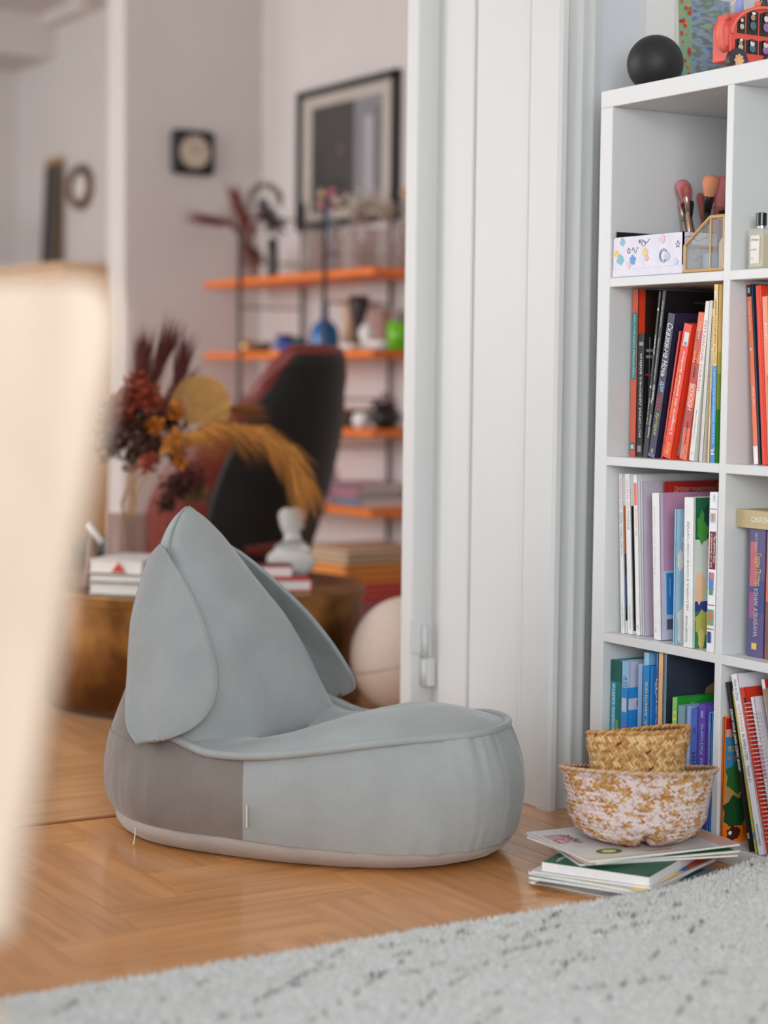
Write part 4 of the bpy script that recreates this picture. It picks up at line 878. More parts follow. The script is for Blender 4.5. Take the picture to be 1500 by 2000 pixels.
# ---- perfume bottle in the second compartment
PX, PY = .03, y_at(1486, .03, z1+.05)
pf = thing('perfume_bottle', 'square glass perfume bottle of pale yellow liquid with black cap', 'bottle', (PX, PY, z1+.0006))
G().box((-.014, -.0185, 0), (.014, .0185, .073), glass((240, 240, 232), .02, .6)).build('glass_body', pf, bevel=.003, seg=2)
G().box((-.011, -.0155, .004), (.011, .0155, .062), M((236, 206, 140), .2, .02, 40, name='perfume_liquid')).build('liquid', pf, bevel=.002)
G().tube([(0, 0, .073), (0, 0, .0775)], .008, M((190, 190, 190), .25, metal=.9), 16).build('collar', pf); G().tube([(0, 0, .0775), (0, 0, .101)], .0098, BG, 24).build('cap', pf, bevel=.001)
g = G(); g.add([(-.0146, .011, .01), (-.0146, -.0125, .01), (-.0146, -.0125, .06), (-.0146, .011, .06)], [(0, 1, 2, 3)], C(230, 226, 214)); letters(g, "d'Orsay", (-.0149, .0095, .049), (0, -1, 0), (0, 0, 1), .02, .006, BTX, .2); letters(g, 'EAU DE PARFUM', (-.0149, .0095, .034), (0, -1, 0), (0, 0, 1), .014, .0024, BTX); letters(g, '50 ml', (-.0149, .0095, .018), (0, -1, 0), (0, 0, 1), .007, .0022, BTX); g.build('label_print', pf, fix=False)

# ================================================================== MAGAZINES AND BASKETS
def slab(name, label, c, ang, L_, W_, z, t, cov, edge=PAGE, prints=(), cat='magazine', curl=0, group='magazines and books stacked on the floor'):
    """flat-lying: local x = long side, y = short side; centre c"""
    o = thing(name, label, cat, (c[0]+.022, c[1]-.014, z), (0, 0, ang), group)
    g = G(); nx = 10
    def zc(x): return curl*max(0, (x/L_))**2
    top = [[(x, y, t+zc(x)) for x in [(-.5+k/nx)*L_ for k in range(nx+1)]] for y in (-W_/2, W_/2)]
    bot = [[(x, y, zc(x)) for x in [(-.5+k/nx)*L_ for k in range(nx+1)]] for y in (-W_/2, W_/2)]
    tp = [[(x, y, z_-.0006) for x, y, z_ in r] for r in top]
    g2 = G(); g2.grid(tp, edge).grid(bot, edge)
    for rr in (0, 1): g2.grid([bot[rr], tp[rr]], edge)
    for e in (0, -1): g2.add([bot[0][e], bot[1][e], tp[1][e], tp[0][e]], [(0, 1, 2, 3)], edge)
    g2.build('page_block', o)
    g.grid(top, cov); g.build('cover', o, fix=False)
    if prints:
        g = G(); lv = 0
        g.add([(-L_/2+.001, -W_/2+.001, t+.0002), (L_/2-.001, -W_/2+.001, t+.0002+zc(L_/2)), (L_/2-.001, W_/2-.001, t+.0002+zc(L_/2)), (-L_/2+.001, W_/2-.001, t+.0002)], [(0, 1, 2, 3)], cov)
        for it in prints:
            lv += 1; zz = t+.0004+.0001*lv
            if it[0] == 'r': a, b_, c_, d_, mt = it[1:]; g.add([(a, c_, zz+zc(a)), (b_, c_, zz+zc(b_)), (b_, d_, zz+zc(b_)), (a, d_, zz+zc(a))], [(0, 1, 2, 3)], mt)
            elif it[0] == 'b': a, c_, ra, rb, mt = it[1:]; g.poly([(a+ra*cos(2*pi*q/16), c_+rb*sin(2*pi*q/16), zz+zc(a)) for q in range(16)], mt)
            else:
                tx, x, y, ln_, sz, mt, rot = it[1:]; letters(g, tx, (x, y, zz+zc(x)), (cos(rot), sin(rot), 0), (-sin(rot), cos(rot), 0), ln_, sz, mt)
        g.build('cover_print', o, fix=False)
    return o
SC = Vector((-.215, -.395))
MG = M((226, 222, 220), .3, .03, 60, name='glossy_paper'); ang0 = radians(-20)
zz = .0005
# from the floor upwards: corners as in the photograph
slab('magazine', 'grey-lilac illustrated magazine lying lowest on the parquet', (-0.245, -0.384), radians(22), 0.285, 0.225, zz, .005, C(150, 160, 176), prints=[('r', .03, .12, -.1, .02, C(70,110,130)), ('b', .04, .05, .03, .03, C(130,100,120)), ('r', -.15, -.06, -.11, .11, C(206,196,210))]); zz += .0055
slab('magazine', 'thin yellow-edged magazine second from the floor', (-0.255, -0.376), radians(33), 0.275, 0.225, zz, .0045, C(214, 196, 150), prints=[('r', -.15, -.1, -.1, .1, C(90,90,90)), ('r', .05, .13, -.1, .1, C(70,90,80))]); zz += .005
slab('magazine', 'pale teal magazine third from the floor', (-0.25, -0.378), radians(28), 0.28, 0.225, zz, .005, C(150, 190, 190), prints=[('r', .08, .15, -.11, .1, C(214,110,50)), ('r', .02, .07, -.11, .0, C(60,130,190))]); zz += .0055
slab('magazine', 'orange and grey magazine with a white-striped corner under the thick green book', (-0.245, -0.38), radians(24), 0.285, 0.225, zz, .006, C(196, 190, 186), prints=[('r', .04, .15, -.11, .1, C(222,96,50)), ('r', .02, .05, -.11, .06, C(60,120,180)), ('r', -.15, .0, -.112, -.09, C(230,200,110))]); zz += .0065
slab('magazine', 'white brochure with a red-orange end under the thick green book', (-0.252, -0.374), radians(31), 0.27, 0.22, zz, .004, C(222, 220, 222), prints=[('r', .06, .15, -.11, .1, C(206,70,50))]); zz += .0045
slab('book', 'thick green paperback in the middle of the floor stack', (-0.246, -0.384), radians(29), 0.265, 0.2, zz, .016, C(26, 92, 70), edge=C(240, 240, 242), cat='book', prints=[('b', .02, -.05, .05, .03, C(206,140,150)), ('b', .08, -.02, .03, .05, C(196,120,130)), ('t', 'Кэтрин Арден', -.02, .085, -.1, -.012, WTX, 0)]); zz += .0165
slab('magazine', 'sand-coloured magazine over the green book', (-.2, -.36), radians(-16), .3, .21, zz, .004, C(186, 176, 150), prints=[('r', -.15, -.05, -.1, .1, C(226,170,150)), ('r', .0, .12, -.1, .1, C(150,140,110))]); zz += .0045
slab('magazine', 'bright green and white children magazine third from the top', (-.2, -.362), radians(-11), .3, .21, zz, .004, C(232, 230, 230), prints=[('r', .0, .14, -.104, .1, C(20,130,56)), ('r', -.14, -.02, -.104, -.06, C(206,60,50)), ('b', -.06, -.07, .04, .02, C(60,110,150)), ('t', 'bayard', -.06, -.1, .05, .01, YTX, 0)]); zz += .0045
slab('magazine', 'lilac-white magazine second from the top with a curled edge', (-.21, -.352), radians(-2), .3, .215, zz, .005, C(214, 210, 222), curl=-.004, prints=[('r', .0, .14, -.1, .1, C(40,38,40))]); zz += .0055
slab('magazine', 'topmost white children magazine with bold red title under the basket', (-.212, -.362), radians(-7), .31, .225, zz, .004, MG, curl=.006, prints=[('r', .03, .15, -.11, .11, C(232,180,160)), ('r', -.02, .06, -.11, -.05, C(170,190,220)), ('b', -.09, -.07, .025, .018, C(70,120,60)), ('b', -.09, -.07, .014, .01, C(230,220,140)), ('t', 'mes', -.145, .07, .06, .04, C(224,110,110), -pi/2), ('t', 'belles', -.11, .06, .06, .016, C(70,70,74), -pi/2), ('t', 'hi', -.05, -.06, .05, .03, RTX, 0), ('t', 'Histoires', -.03, -.1, .05, .012, RTX, 0), ('t', 'bayard', -.15, -.108, .05, .01, YTX, 0), ('t', 'On', .09, -.05, .025, .02, C(120,70,60), .3)]); zz += .0045
STACK_Z = zz
# woven baskets
STRAW = [M((204, 158, 98), .75, .12, 200, name='straw_gold'), M((178, 128, 72), .75, .12, 200, name='straw_tan'), M((226, 190, 136), .75, .1, 200, name='straw_pale'), M((96, 62, 38), .75, .1, 200, name='straw_dark')]
CHALK = [M((230, 212, 208), .85, .06, 200, name='chalk_paint'), M((206, 180, 172), .85, .08, 200, name='chalk_paint_worn')]
def weave(root, prof, nround, rows, pick, mats, name, deform=None, bulge=.0028, sub='weave'):
    """strips of a twill weave laid over a surface of revolution; prof(v) -> r, z"""
    V = []; F = []; MI = []
    def pt(v, a, out):
        r, z = prof(v); p = Vector((cos(a)*(r+out), sin(a)*(r+out), z)); return deform(p, a, v) if deform else p
    da = 2*pi/nround; dv = 1/rows
    for i in range(rows):
        sl = 1 if i % 2 else -1
        for j in range(nround):
            a0 = (j+.5*(i % 2))*da; v0 = i*dv; jit = random.uniform(-.12, .12)
            o = len(V)
            # parallelogram leaning sl, arched across its short side
            for q, vv in enumerate((-.25, .5, 1.25)):
                for e, aa in enumerate((-.47, 0, .47)):
                    v = min(1, max(0, v0+dv*vv)); a = a0 + da*(aa + sl*(vv-.5)*.8 + jit*.3)
                    out = (bulge if e == 1 else .0002) * (1.0 if q == 1 else .25)
                    V.append(pt(v, a, out))
            for q in range(2):
                for e in range(2): F.append((o+q*3+e, o+q*3+e+1, o+(q+1)*3+e+1, o+(q+1)*3+e)); 
            k = pick(i/rows, a0, sl); MI += [k]*4
    me = bpy.data.meshes.new(name); me.from_pydata([tuple(v) for v in V], [], F)
    for q in mats: me.materials.append(q)
    me.polygons.foreach_set('material_index', MI); me.polygons.foreach_set('use_smooth', [True]*len(F)); me.update()
    return stuff(link(name, me, root))
random.seed(5)
BC = Vector((-.183, -.381, STACK_Z+.001))
bk = thing('woven_basket', 'wide seagrass belly basket dipped in chalky pink paint on the magazines', 'basket', BC)
def lerp_prof(tab, v):
    for (a, ra), (b_, rb) in zip(tab, tab[1:]):
        if v <= b_: return ra+(rb-ra)*sst((v-a)/(b_-a))*.5+(rb-ra)*.5*((v-a)/(b_-a))
    return tab[-1][1]
def big_prof(v):                       # v 0 bottom, 1 rim
    return lerp_prof([(0, .078), (.06, .094), (.16, .110), (.35, .122), (.7, .128), (.9, .133), (1, .140)], v), .003 + .122*v**1.1
bdir = atan2(-cos(YAW), -sin(YAW))     # towards the camera
def big_def(p, a, v):
    d = (a-bdir-.03+pi) % (2*pi)-pi; q = math.exp(-(d/.10)**2)*max(0, 1-v/.26)
    f = 1-.22*q; return Vector((p.x*f, p.y*f, p.z+.012*q+v*(.0215*cos(a-bdir)+.002*cos(a*2+1))))
def pick_big(v, a, sl):
    n_ = .6*noise.noise(Vector((cos(a)*4, sin(a)*4, v*7)))+.8*noise.noise(Vector((cos(a)*9, sin(a)*9, v*13)))
    th_ = .05 + (-.2 if v > .93 else 0) + .14*math.exp(-((v-.45)/.2)**2)
    if n_ + random.uniform(-.3, .3) > th_: return 2 + (random.random() < .3)*1 if False else (0 if random.random() < .6 else 1)
    return 3 if random.random() < .7 else 4
weave(bk, big_prof, 150, 34, lambda v, a, s: {0: 2, 1: 3, 3: 0, 4: 1}[pick_big(v, a, s)], [CHALK[0], CHALK[1], STRAW[0], STRAW[1]], 'weave', big_def, .0032)
def shell(root, prof, mat, deform, name, inset=.0025, n=72, m2=24, floor_=True):
    P = []
    for i in range(m2+1):
        r, z = prof(i/m2); row = []
        for j in range(n):
            a = 2*pi*j/n; p = Vector((cos(a)*(r-inset), sin(a)*(r-inset), z)); row.append(deform(p, a, i/m2) if deform else p)
        P.append(row)
    if floor_:
        r, z = prof(0); P.insert(0, [Vector((.001*cos(2*pi*j/n), .001*sin(2*pi*j/n), z)) for j in range(n)])
    g = G().grid(P, mat, closed=True); o = g.build(name, root, smooth=True); return o
shell(bk, big_prof, M((140, 100, 60), .8, .1, 100, name='basket_inside'), big_def, 'inner_wall')
def rim(root, prof, deform, mats, n=90, r0=.0045, name='braided_rim'):
    r, z = prof(1.0); g = G()
    for k in range(2):
        pts = []
        for j in range(n*3):
            a = 2*pi*j/(n*3); ph = a*n/2.2+k*pi; p = Vector((cos(a)*(r+.002*cos(ph)), sin(a)*(r+.002*cos(ph)), z+.0022*sin(ph))); pts.append(deform(p, a, 1.0) if deform else p)
        g.tube(pts, r0*.5, mats[k], 5, closed=True)
    return g.build(name, root, smooth=True)
rim(bk, big_prof, big_def, [CHALK[1], STRAW[0]])
bs = thing('straw_basket', 'smaller natural straw basket nested inside the painted belly basket', 'basket', BC + Vector((.0, .002, .0)))
bs.location.z = BC.z + .006
def sm_prof(v):
    z = .002 + .186*v; r = .062 + .0195*sst(v/.34) + .002*sin(pi*v) + .008*sst((v-.72)/.2) ; return r, z
def sm_def(p, a, v): return Vector((p.x*1.02, p.y*.98, p.z + v*(.013*cos(a-bdir)+.006*sin(a-bdir)+.0025*cos(2*a))))
def pick_sm(v, a, sl): 
    x = random.random(); return 3 if x < .012+.03*(v > .85) else (1 if x < .3 else (2 if x < .62 else 0))
weave(bs, sm_prof, 76, 26, pick_sm, STRAW, 'weave', sm_def, .0035)
shell(bs, sm_prof, M((120, 82, 46), .8, .1, 100, name='basket_inside_dark'), sm_def, 'inner_wall'); rim(bs, sm_prof, sm_def, [STRAW[0], STRAW[1]], 60, .006)
# ================================================================== FAR ROOM
# ---- brass drum table
TC = at(398, 1000, 5.3); TC.z = 0; TR, TH = .44, .318
dt = thing('drum_table', 'low round aged-brass drum coffee table behind the bean bag', 'table', TC)
def brass_mat():
    mt, nt, b = nodes('aged_brass'); N = nt.nodes; K = nt.links
    tc = N.new('ShaderNodeTexCoord'); no = N.new('ShaderNodeTexNoise'); no.inputs['Scale'].default_value = 7; no.inputs['Detail'].default_value = 7; K.new(tc.outputs['Object'], no.inputs['Vector'])
    r = N.new('ShaderNodeValToRGB'); el = r.color_ramp.elements; el[0].position = .35; el[0].color = L3((112, 76, 40)); el[1].position = .7; el[1].color = L3((196, 146, 84)); K.new(no.outputs['Fac'], r.inputs[0]); K.new(r.outputs[0], b.inputs['Base Color'])
    b.inputs['Metallic'].default_value = .9; b.inputs['Roughness'].default_value = .42; return mt
BRM = brass_mat(); DBR = M((70, 56, 44), .45, .1, 20, metal=.6, name='dark_bronze')
G().lathe([(TR-.012, .012), (TR, .014), (TR, TH-.03)], BRM, 96).build('drum_wall', dt, smooth=True)
G().lathe([(TR-.03, .0), (TR-.012, .0), (TR-.010, .014), (TR-.03, .014)], DBR, 96).build('plinth_ring', dt)
G().lathe([(.001, TH), (TR+.004, TH), (TR+.006, TH-.004), (TR+.006, TH-.028), (TR-.002, TH-.030)], BRM, 96, cap=False).build('table_lid', dt)
def on_table(px, d): 
    p = at(px, 1000, d); p.z = TH+.0008; return p
def flat_book(label, px, d, z, L_, W_, t, ang, cov, cat='book', title=None, group='books on the drum table'):
    p = at(px, 1000, d); o = thing('hardback_book', label, cat, (p.x, p.y, z), (0, 0, ang), group)
    G().box((-L_/2, -W_/2, 0), (L_/2, W_/2, .003), cov).box((-L_/2, -W_/2, t-.003), (L_/2, W_/2, t), cov).box((L_/2-.003, -W_/2, 0), (L_/2, W_/2, t), cov).build('cover', o, bevel=.001)
    G().box((-L_/2+.004, -W_/2+.004, .003), (L_/2-.003, W_/2-.004, t-.003), PAGE).build('page_block', o)
    if title:
        g = G(); letters(g, title[0], (L_/2+.0006, -W_/2+title[1], t*.2), (0, 1, 0), (0, 0, 1), title[2], t*.6, title[3]); g.build('spine_print', o, fix=False)
    return o
a0 = -YAW-pi/2+.35
z_ = TH+.001
for i, (lab, t, cov, L_, W_, da) in enumerate((('pale cream coffee-table book at the bottom of the pile on the drum table', .030, C(214,210,200), .2, .13, .06), ('black-spined white book in the middle of the pile on the drum table', .024, C(40,40,44), .2, .135, .1), ('thick white book with a red triangle on its spine, top of the pile', .036, C(232,228,226), .2, .125, .02))):
    o = flat_book(lab, 258, 5.06, z_, W_+.03, L_, t, -YAW+da-.35, cov); 
    if i == 2:
        g = G(); x = (W_+.03)/2+.0008
        for k in range(1): g.add([(-.01, -L_/2-.0008, .004), (.03, -L_/2-.0008, .004), (.012, -L_/2-.0008, t-.005)], [(0, 1, 2)], C(206,60,50))
        g.build('spine_print', o, fix=False)
    z_ += t+.0006
flat_book('bright red book lying on the drum table in front of the bust', 548, 5.16, TH+.001, .16, .12, .03, -YAW+.12, C(214, 34, 30))
flat_book('dark crimson book lying on top of the bright red book', 528, 5.19, TH+.0318, .12, .09, .032, -YAW+.1, C(120, 34, 44))
# glass vase with dried bouquet
GV = glass((236, 226, 222), .03, .9)
def vase(name, label, p, prof, cat='vase', mat=None):
    o = thing(name, label, cat, p); G().lathe(prof, mat or GV, 32).build('vase_wall', o, smooth=True); return o
vp = on_table(252, 5.28)
vs_ = vase('glass_vase', 'tall clear glass cylinder vase of dried stems on the drum table', vp, [(.001, .002), (.05, .002), (.055, .006), (.056, .19), (.053, .19), (.052, .008), (.001, .008)])
STM = M((176, 130, 72), .8, .15, 60, name='dried_stem'); RST = M((150, 62, 40), .85, .2, 60, name='rust_petals'); MAR = M((96, 44, 38), .85, .2, 60, name='maroon_grass'); OCH = M((196, 132, 60), .85, .15, 60, name='ochre_plume'); TNF = M((208, 160, 92), .85, .12, 60, name='palm_fan'); DRB = M((78, 48, 32), .85, .2, 60, name='brown_leaf'); AMB = M((190, 110, 30), .85, .2, 60, name='amber_flower')
def strands(g, path, n, ln_, spread, mat, droop=.3, w=.0014, start=.1):
    """a plume: fine flat strands leaving a curved stalk"""
    path = [Vector(p) for p in path]
    for k in range(n):
        u = start+(1-start)*k/n*(len(path)-1)/(len(path)-1); q = u*(len(path)-1); i = min(int(q), len(path)-2); f = q-i; p = path[i].lerp(path[i+1], f); d = (path[i+1]-path[i]).normalized()
        s = Vector((random.uniform(-1, 1), random.uniform(-1, 1), random.uniform(-1, 1))); s = (s-d*s.dot(d)).normalized(); L_ = ln_*random.uniform(.6, 1.1)
        e1 = p + (d*.7+s*spread)*L_*.5; e2 = p + (d*1.2+s*spread*1.3)*L_ + Vector((0, 0, -droop*L_))
        sd = d.cross(s).normalized()*w
        g.add([p-sd, p+sd, e1+sd, e1-sd, e2], [(0, 1, 2, 3), (3, 2, 4)], mat)
def from_px(pts, d): return [at(x, y, d) for x, y in pts]
def bouquet_part(name, make, parent, off):
    g = G(); make(g); g.v = [(p[0]-off[0], p[1]-off[1], p[2]-off[2]) for p in g.v]; return g.build(name, parent, fix=False)
bq = thing('dried_bouquet', 'rust and ochre dried flower bouquet with arching plume in the glass vase', 'dried flowers', vp)
random.seed(21)
def stems(g):
    for tx, ty in ((300, 700), (270, 780), (345, 760), (330, 850), (240, 800), (320, 720), (260, 860), (290, 900)):
        g.tube([vp+Vector((random.uniform(-.03, .03), random.uniform(-.03, .03), .012)), at(250+random.uniform(-14, 14), 980, 5.28), at(tx, ty, 5.28+random.uniform(-.1, .1))], [.0022, .002, .0014], STM, 5)
bouquet_part('stems', stems, bq, vp)
bouquet_part('grass_plume', lambda g: [strands(g, from_px(p, d), 260, .1, .3, MAR, -.1, .0022) for p, d in (([(275, 830), (300, 740), (318, 692)], 5.3), ([(262, 840), (272, 760), (276, 715)], 5.25), ([(300, 830), (340, 770), (352, 720)], 5.35))], bq, vp)
bouquet_part('arching_plume', lambda g: strands(g, from_px([(300, 900), (345, 862), (420, 836), (500, 842), (556, 872), (588, 925)], 5.2), 1100, .085, .5, OCH, .75, .0018, .05), bq, vp)
bouquet_part('short_plume', lambda g: strands(g, from_px([(380, 830), (440, 800), (490, 796)], 5.35), 220, .06, .4, M((150, 92, 44), .85, .15, 60), .5, .0016), bq, vp)
def fan(g):
    c = at(392, 792, 5.32); Rv = Vector(_r); Uv = Vector((0, 0, 1)); n_ = Vector(_f)
    for k in range(60):
        a = radians(-30)+radians(225)*k/59; r_ = .083*(1+.04*sin(k*1.7)); p = c+(Rv*cos(a)+Uv*sin(a))*r_ + n_*random.uniform(-.006, .006)
        a2 = a+.05; b0 = at(368, 830, 5.32); sd = (Rv*-sin(a)+Uv*cos(a))*.0035
        g.add([b0, p-sd, p+sd+n_*.003], [(0, 1, 2)], TNF)
bouquet_part('palm_fan_leaf', fan, bq, vp)
def clusters(g, specs, d0):
    for (x, y, r_, mt, n_) in specs:
        c = at(x, y, d0)
        for k in range(n_):
            v = Vector((random.gauss(0, 1), random.gauss(0, 1), random.gauss(0, 1))); v = v.normalized()*r_*random.uniform(.2, 1)
            p = c+v; q = Vector((random.uniform(-1, 1), random.uniform(-1, 1), random.uniform(-1, 1))).normalized()*.011; w_ = q.orthogonal().normalized()*.008
            g.add([p-q, p+w_, p+q, p-w_], [(0, 1, 2, 3)], mt)
bouquet_part('rust_petals', lambda g: clusters(g, [(268, 762, .055, RST, 260), (245, 790, .05, RST, 200), (292, 780, .045, RST, 150), (225, 800, .04, RST, 120)], 5.22), bq, vp)
bouquet_part('dark_leaves', lambda g: clusters(g, [(235, 830, .085, MAR, 380), (280, 830, .085, DRB, 380), (215, 870, .05, MAR, 120), (300, 870, .05, MAR, 130), (330, 820, .05, DRB, 120), (345, 880, .04, DRB, 90), (260, 890, .05, DRB, 120)], 5.27), bq, vp)
bouquet_part('amber_blossoms', lambda g: clusters(g, [(305, 830, .03, AMB, 60), (335, 860, .035, AMB, 70), (350, 905, .02, AMB, 40), (290, 905, .03, RST, 60), (345, 800, .03, AMB, 40)], 5.2), bq, vp)
# second vase with dark dried flowers, glass teapot-like jug, small things
p2 = on_table(345, 5.42); v2 = vase('dark_vase', 'dark brown glass vase with small dried flowers on the drum table', p2, [(.001, .002), (.04, .002), (.05, .03), (.05, .09), (.03, .13), (.03, .15), (.027, .15), (.027, .13), (.045, .088), (.001, .01)], mat=M((60, 30, 26), .15, .05, 30, name='brown_glass'))
random.seed(8); b2 = thing('dried_posy', 'dark brown dried posy in the brown vase', 'dried flowers', p2)
bouquet_part('posy_leaves', lambda g: clusters(g, [(340, 950, .05, DRB, 160), (375, 930, .05, MAR, 130), (320, 985, .03, DRB, 70), (385, 965, .04, C(110,90,50), 80)], 5.42), b2, p2)
p3 = on_table(392, 5.3); jug = vase('glass_jug', 'round clear glass jug catching light on the drum table', p3, [(.001, .002), (.03, .002), (.044, .02), (.046, .06), (.036, .10), (.03, .115), (.028, .115), (.034, .1), (.043, .06), (.001, .008)], 'jug')
G().tube([(.03, 0, .105), (.055, 0, .10), (.06, 0, .07), (.045, 0, .04)], .004, M((220, 220, 226), .1, .02, 30, name='jug_glass'), 8).build('handle', jug, smooth=True)
p4 = on_table(178, 5.12)
cv = thing('candle_snuffer', 'white slanted stick leaning beside the book pile', 'ornament', p4)
G().tube([at(168, 1022, 5.12)-p4, at(199, 1060, 5.12)-p4], .009, C(236, 236, 238), 12).build('stick', cv, smooth=True); G().lathe([(.001, 0), (.032, 0), (.034, .01), (.02, .05), (.012, .13), (.008, .14)], C(120, 84, 66), 20).build('base', cv, smooth=True)
# ---- white bust
MB = M((226, 222, 216), .6, .05, 40, name='white_plaster')
bp_ = on_table(572, 5.5); bu = thing('plaster_bust', 'white plaster bust of a head and shoulders on the drum table', 'bust', bp_, (0, 0, 0))
sk = bpy.data.meshes.new('torso'); 
def loc_(x, y, d=5.5): return at(x, y, d)-bp_
pts = [(572, 1114), (570, 1094), (572, 1074), (572, 1054), (570, 1036), (566, 1016), (568, 1002), (572, 994), (540, 1096), (522, 1106), (600, 1104), (612, 1112), (548, 1022)]
rad = [.022, .055, .036, .023, .024, .034, .034, .02, .042, .026, .04, .026, .012]
ed = [(0, 1), (1, 2), (2, 3), (3, 4), (4, 5), (5, 6), (6, 7), (1, 8), (8, 9), (1, 10), (10, 11), (5, 12)]
sk.from_pydata([loc_(*q) for q in pts], ed, []); so = link('torso', sk, bu)
sm_ = so.modifiers.new('skin', 'SKIN'); 
for i, r_ in enumerate(rad): sk.skin_vertices[0].data[i].radius = (r_, r_)
sk.skin_vertices[0].data[0].use_root = True; so.modifiers.new('sub', 'SUBSURF').levels = 2; so.modifiers['sub'].render_levels = 2; sk.materials.append(MB)
so.modifiers['skin'].use_smooth_shade = True
G().ball(loc_(577, 1008, 5.53), .028, MB, 14, (1, 1, .9)).ball(loc_(584, 1026, 5.54), .014, MB, 10).build('hair', bu, smooth=True)
# ---- boucle ball
BO = M((226, 208, 194), .95, .1, 160, bump=.7, name='cream_boucle')
bc_ = at(800, 1280, 5.06); br = .158
po = thing('ball_pouf', 'cream ball-shaped boucle pouf by the door frame', 'pouf', (bc_.x, bc_.y, 0))
G().ball((0, 0, br), br, BO, 32).build('ball_cover', po, smooth=True)
for k in range(2): G().tube([(br*1.001*cos(t)*(1 if k == 0 else .2), br*1.001*sin(t), br+(br*1.001*cos(t)*.98 if k else .04*cos(t+.6))) for t in [2*pi*q/48 for q in range(48)]], .0016, M((190, 172, 160), .95), 5, closed=True).build('seam', po, smooth=True)

# ---- lounge chair: red leather shell with black back
LR = M((118, 44, 36), .42, .12, 30, bump=.1, name='oxblood_leather'); LB = M((16, 17, 18), .55, .05, 40, name='black_shell')
lc = at(512, 1000, 6.1); lc.z = 0
lo = thing('lounge_chair', 'high-backed oxblood leather lounge chair with black back shell', 'armchair', lc, (0, 0, pi-YAW+radians(44)))
# local: +y sitter's back, -y front ; wraps round
def shell_pt(v, a, r0):
    """v 0 seat .. 1 top ; a -1..1 around the back"""
    z = .30+.66*v; wd = (.255+.055*sin(pi*min(1, v*1.1)))*(1-.25*max(0, v-.75)/.25*1.0) ; th = a*radians(112)*(1-.38*v)
    yb = .07+.21*v+.0
    zc = z - .20*max(0, abs(a)-.45)*v - .03*abs(a)**3
    return Vector(((wd+r0)*sin(th), yb-(wd*.95)+(wd*.95+r0)*cos(th), zc))
for nm, r0, mt, a0_, a1_ in (('leather_lining', -.028, LR, -1, 1), ('back_shell', .0, LB, -1, .52), ('leather_wing', .0, LR, .52, 1)):
    P = [[shell_pt(i/20, a0_+(a1_-a0_)*j/32, r0) for j in range(33)] for i in range(21)]
    o = G().grid(P, mt).build(nm, lo, smooth=True); md = o.modifiers.new('thick', 'SOLIDIFY'); md.thickness = .022; md.offset = 0
rimp = [shell_pt(1, -1+2*j/40, -.014)+Vector((0, 0, .004)) for j in range(41)]
G().tube([shell_pt(i/12, -1, -.014) for i in range(13)] + rimp[1:-1] + [shell_pt(1-i/12, 1, -.014) for i in range(13)], .026, LR, 10).build('leather_rim', lo, smooth=True)
G().ball((0, -.16, .36), 1, LR, 18, (.25, .27, .085)).build('seat_cushion', lo, smooth=True)
G().ball((0, .03, .52), 1, LR, 16, (.2, .09, .2)).build('back_cushion', lo, smooth=True)
G().tube([(0, -.1, .04), (0, -.1, .3)], .022, DBR, 14).build('pedestal', lo, smooth=True)
for k in range(4):
    a = pi/4+k*pi/2; G().tube([(0, -.1, .05), (.27*cos(a), -.1+.27*sin(a), .012)], [.016, .011], DBR, 8).build('foot', lo, smooth=True)

# ---- orange board shelf on metal ladders
OR = M((240, 124, 34), .45, .05, 20, name='orange_lacquer'); RODM = M((70, 66, 66), .4, .05, 40, metal=.5, name='dark_rod')
XS0, XS1, YS0, YS1 = 1.195, 1.488, 2.85, 4.22
wsu = thing('wall_shelf', 'string wall shelf of four orange boards on dark metal ladders', 'shelf', (0, 0, 0))
BZ = [.416, .705, .99, 1.285]
for z in BZ: G().box((XS0, YS0, z-.026), (XS1, YS1, z), OR).build('orange_board', wsu, bevel=.003)
for y in (3.19, 3.88):
    for x in (XS0-.006, XS1-.012): G().tube([(x, y, .0 if x > 1.3 else .38), (x, y, 1.56 if x < 1.3 else 1.6)], .0085, RODM, 8).build('ladder_rod', wsu, smooth=True)
    for k in range(7): z = .45+.18*k; G().tube([(XS0-.006, y, z), (XS1-.012, y, z)], .004, RODM, 6).build('ladder_rung', wsu)
def sh(px, lv, X=1.3): 
    z = BZ[lv]+.0008; return Vector((X, y_at(px, X, z+.05), z))
def lathe_thing(name, label, cat, p, prof, mat, n=28, group=None):
    o = G().lathe(prof, mat, n).build(name, None, smooth=True); o.location = p; return tag(o, label, cat, group)
# top board
pv = sh(532, 3, 1.3); lathe_thing('black_vase', 'slim black vase with dried flowers on the top orange board', 'vase', pv, [(.001, 0), (.022, 0), (.024, .02), (.022, .12), (.018, .16), (.016, .16), (.001, .01)], BG)
random.seed(31)
df = thing('dried_branch', 'dark dried branch with a looped twig in the black vase', 'dried flowers', pv)
def dfm(g):
    g.tube([pv+Vector((0, 0, .01)), at(530, 470, 7.6)], .003, MAR, 5)
    clusters(g, [(520, 420, .05, DRB, 120), (538, 440, .05, M((60, 44, 40), .8), 130), (515, 400, .03, C(40,60,90), 40)], 7.6)
    c = at(518, 392, 7.6); R_ = .06
    for k in range(14):
        a = radians(-10+200*k/13); p = c+Vector(_r)*R_*cos(a)+Vector((0, 0, 1))*R_*sin(a); clusters_at(g, p, .022, C(110,86,64), 14)
def clusters_at(g, c, r_, mt, n_):
    for k in range(n_):
        v = Vector((random.gauss(0, 1), random.gauss(0, 1), random.gauss(0, 1))).normalized()*r_*random.uniform(.2, 1); p = c+v; q = Vector((random.uniform(-1, 1), random.uniform(-1, 1), random.uniform(-1, 1))).normalized()*.009; w_ = q.orthogonal().normalized()*.006
        g.add([p-q, p+w_, p+q, p-w_], [(0, 1, 2, 3)], mt)
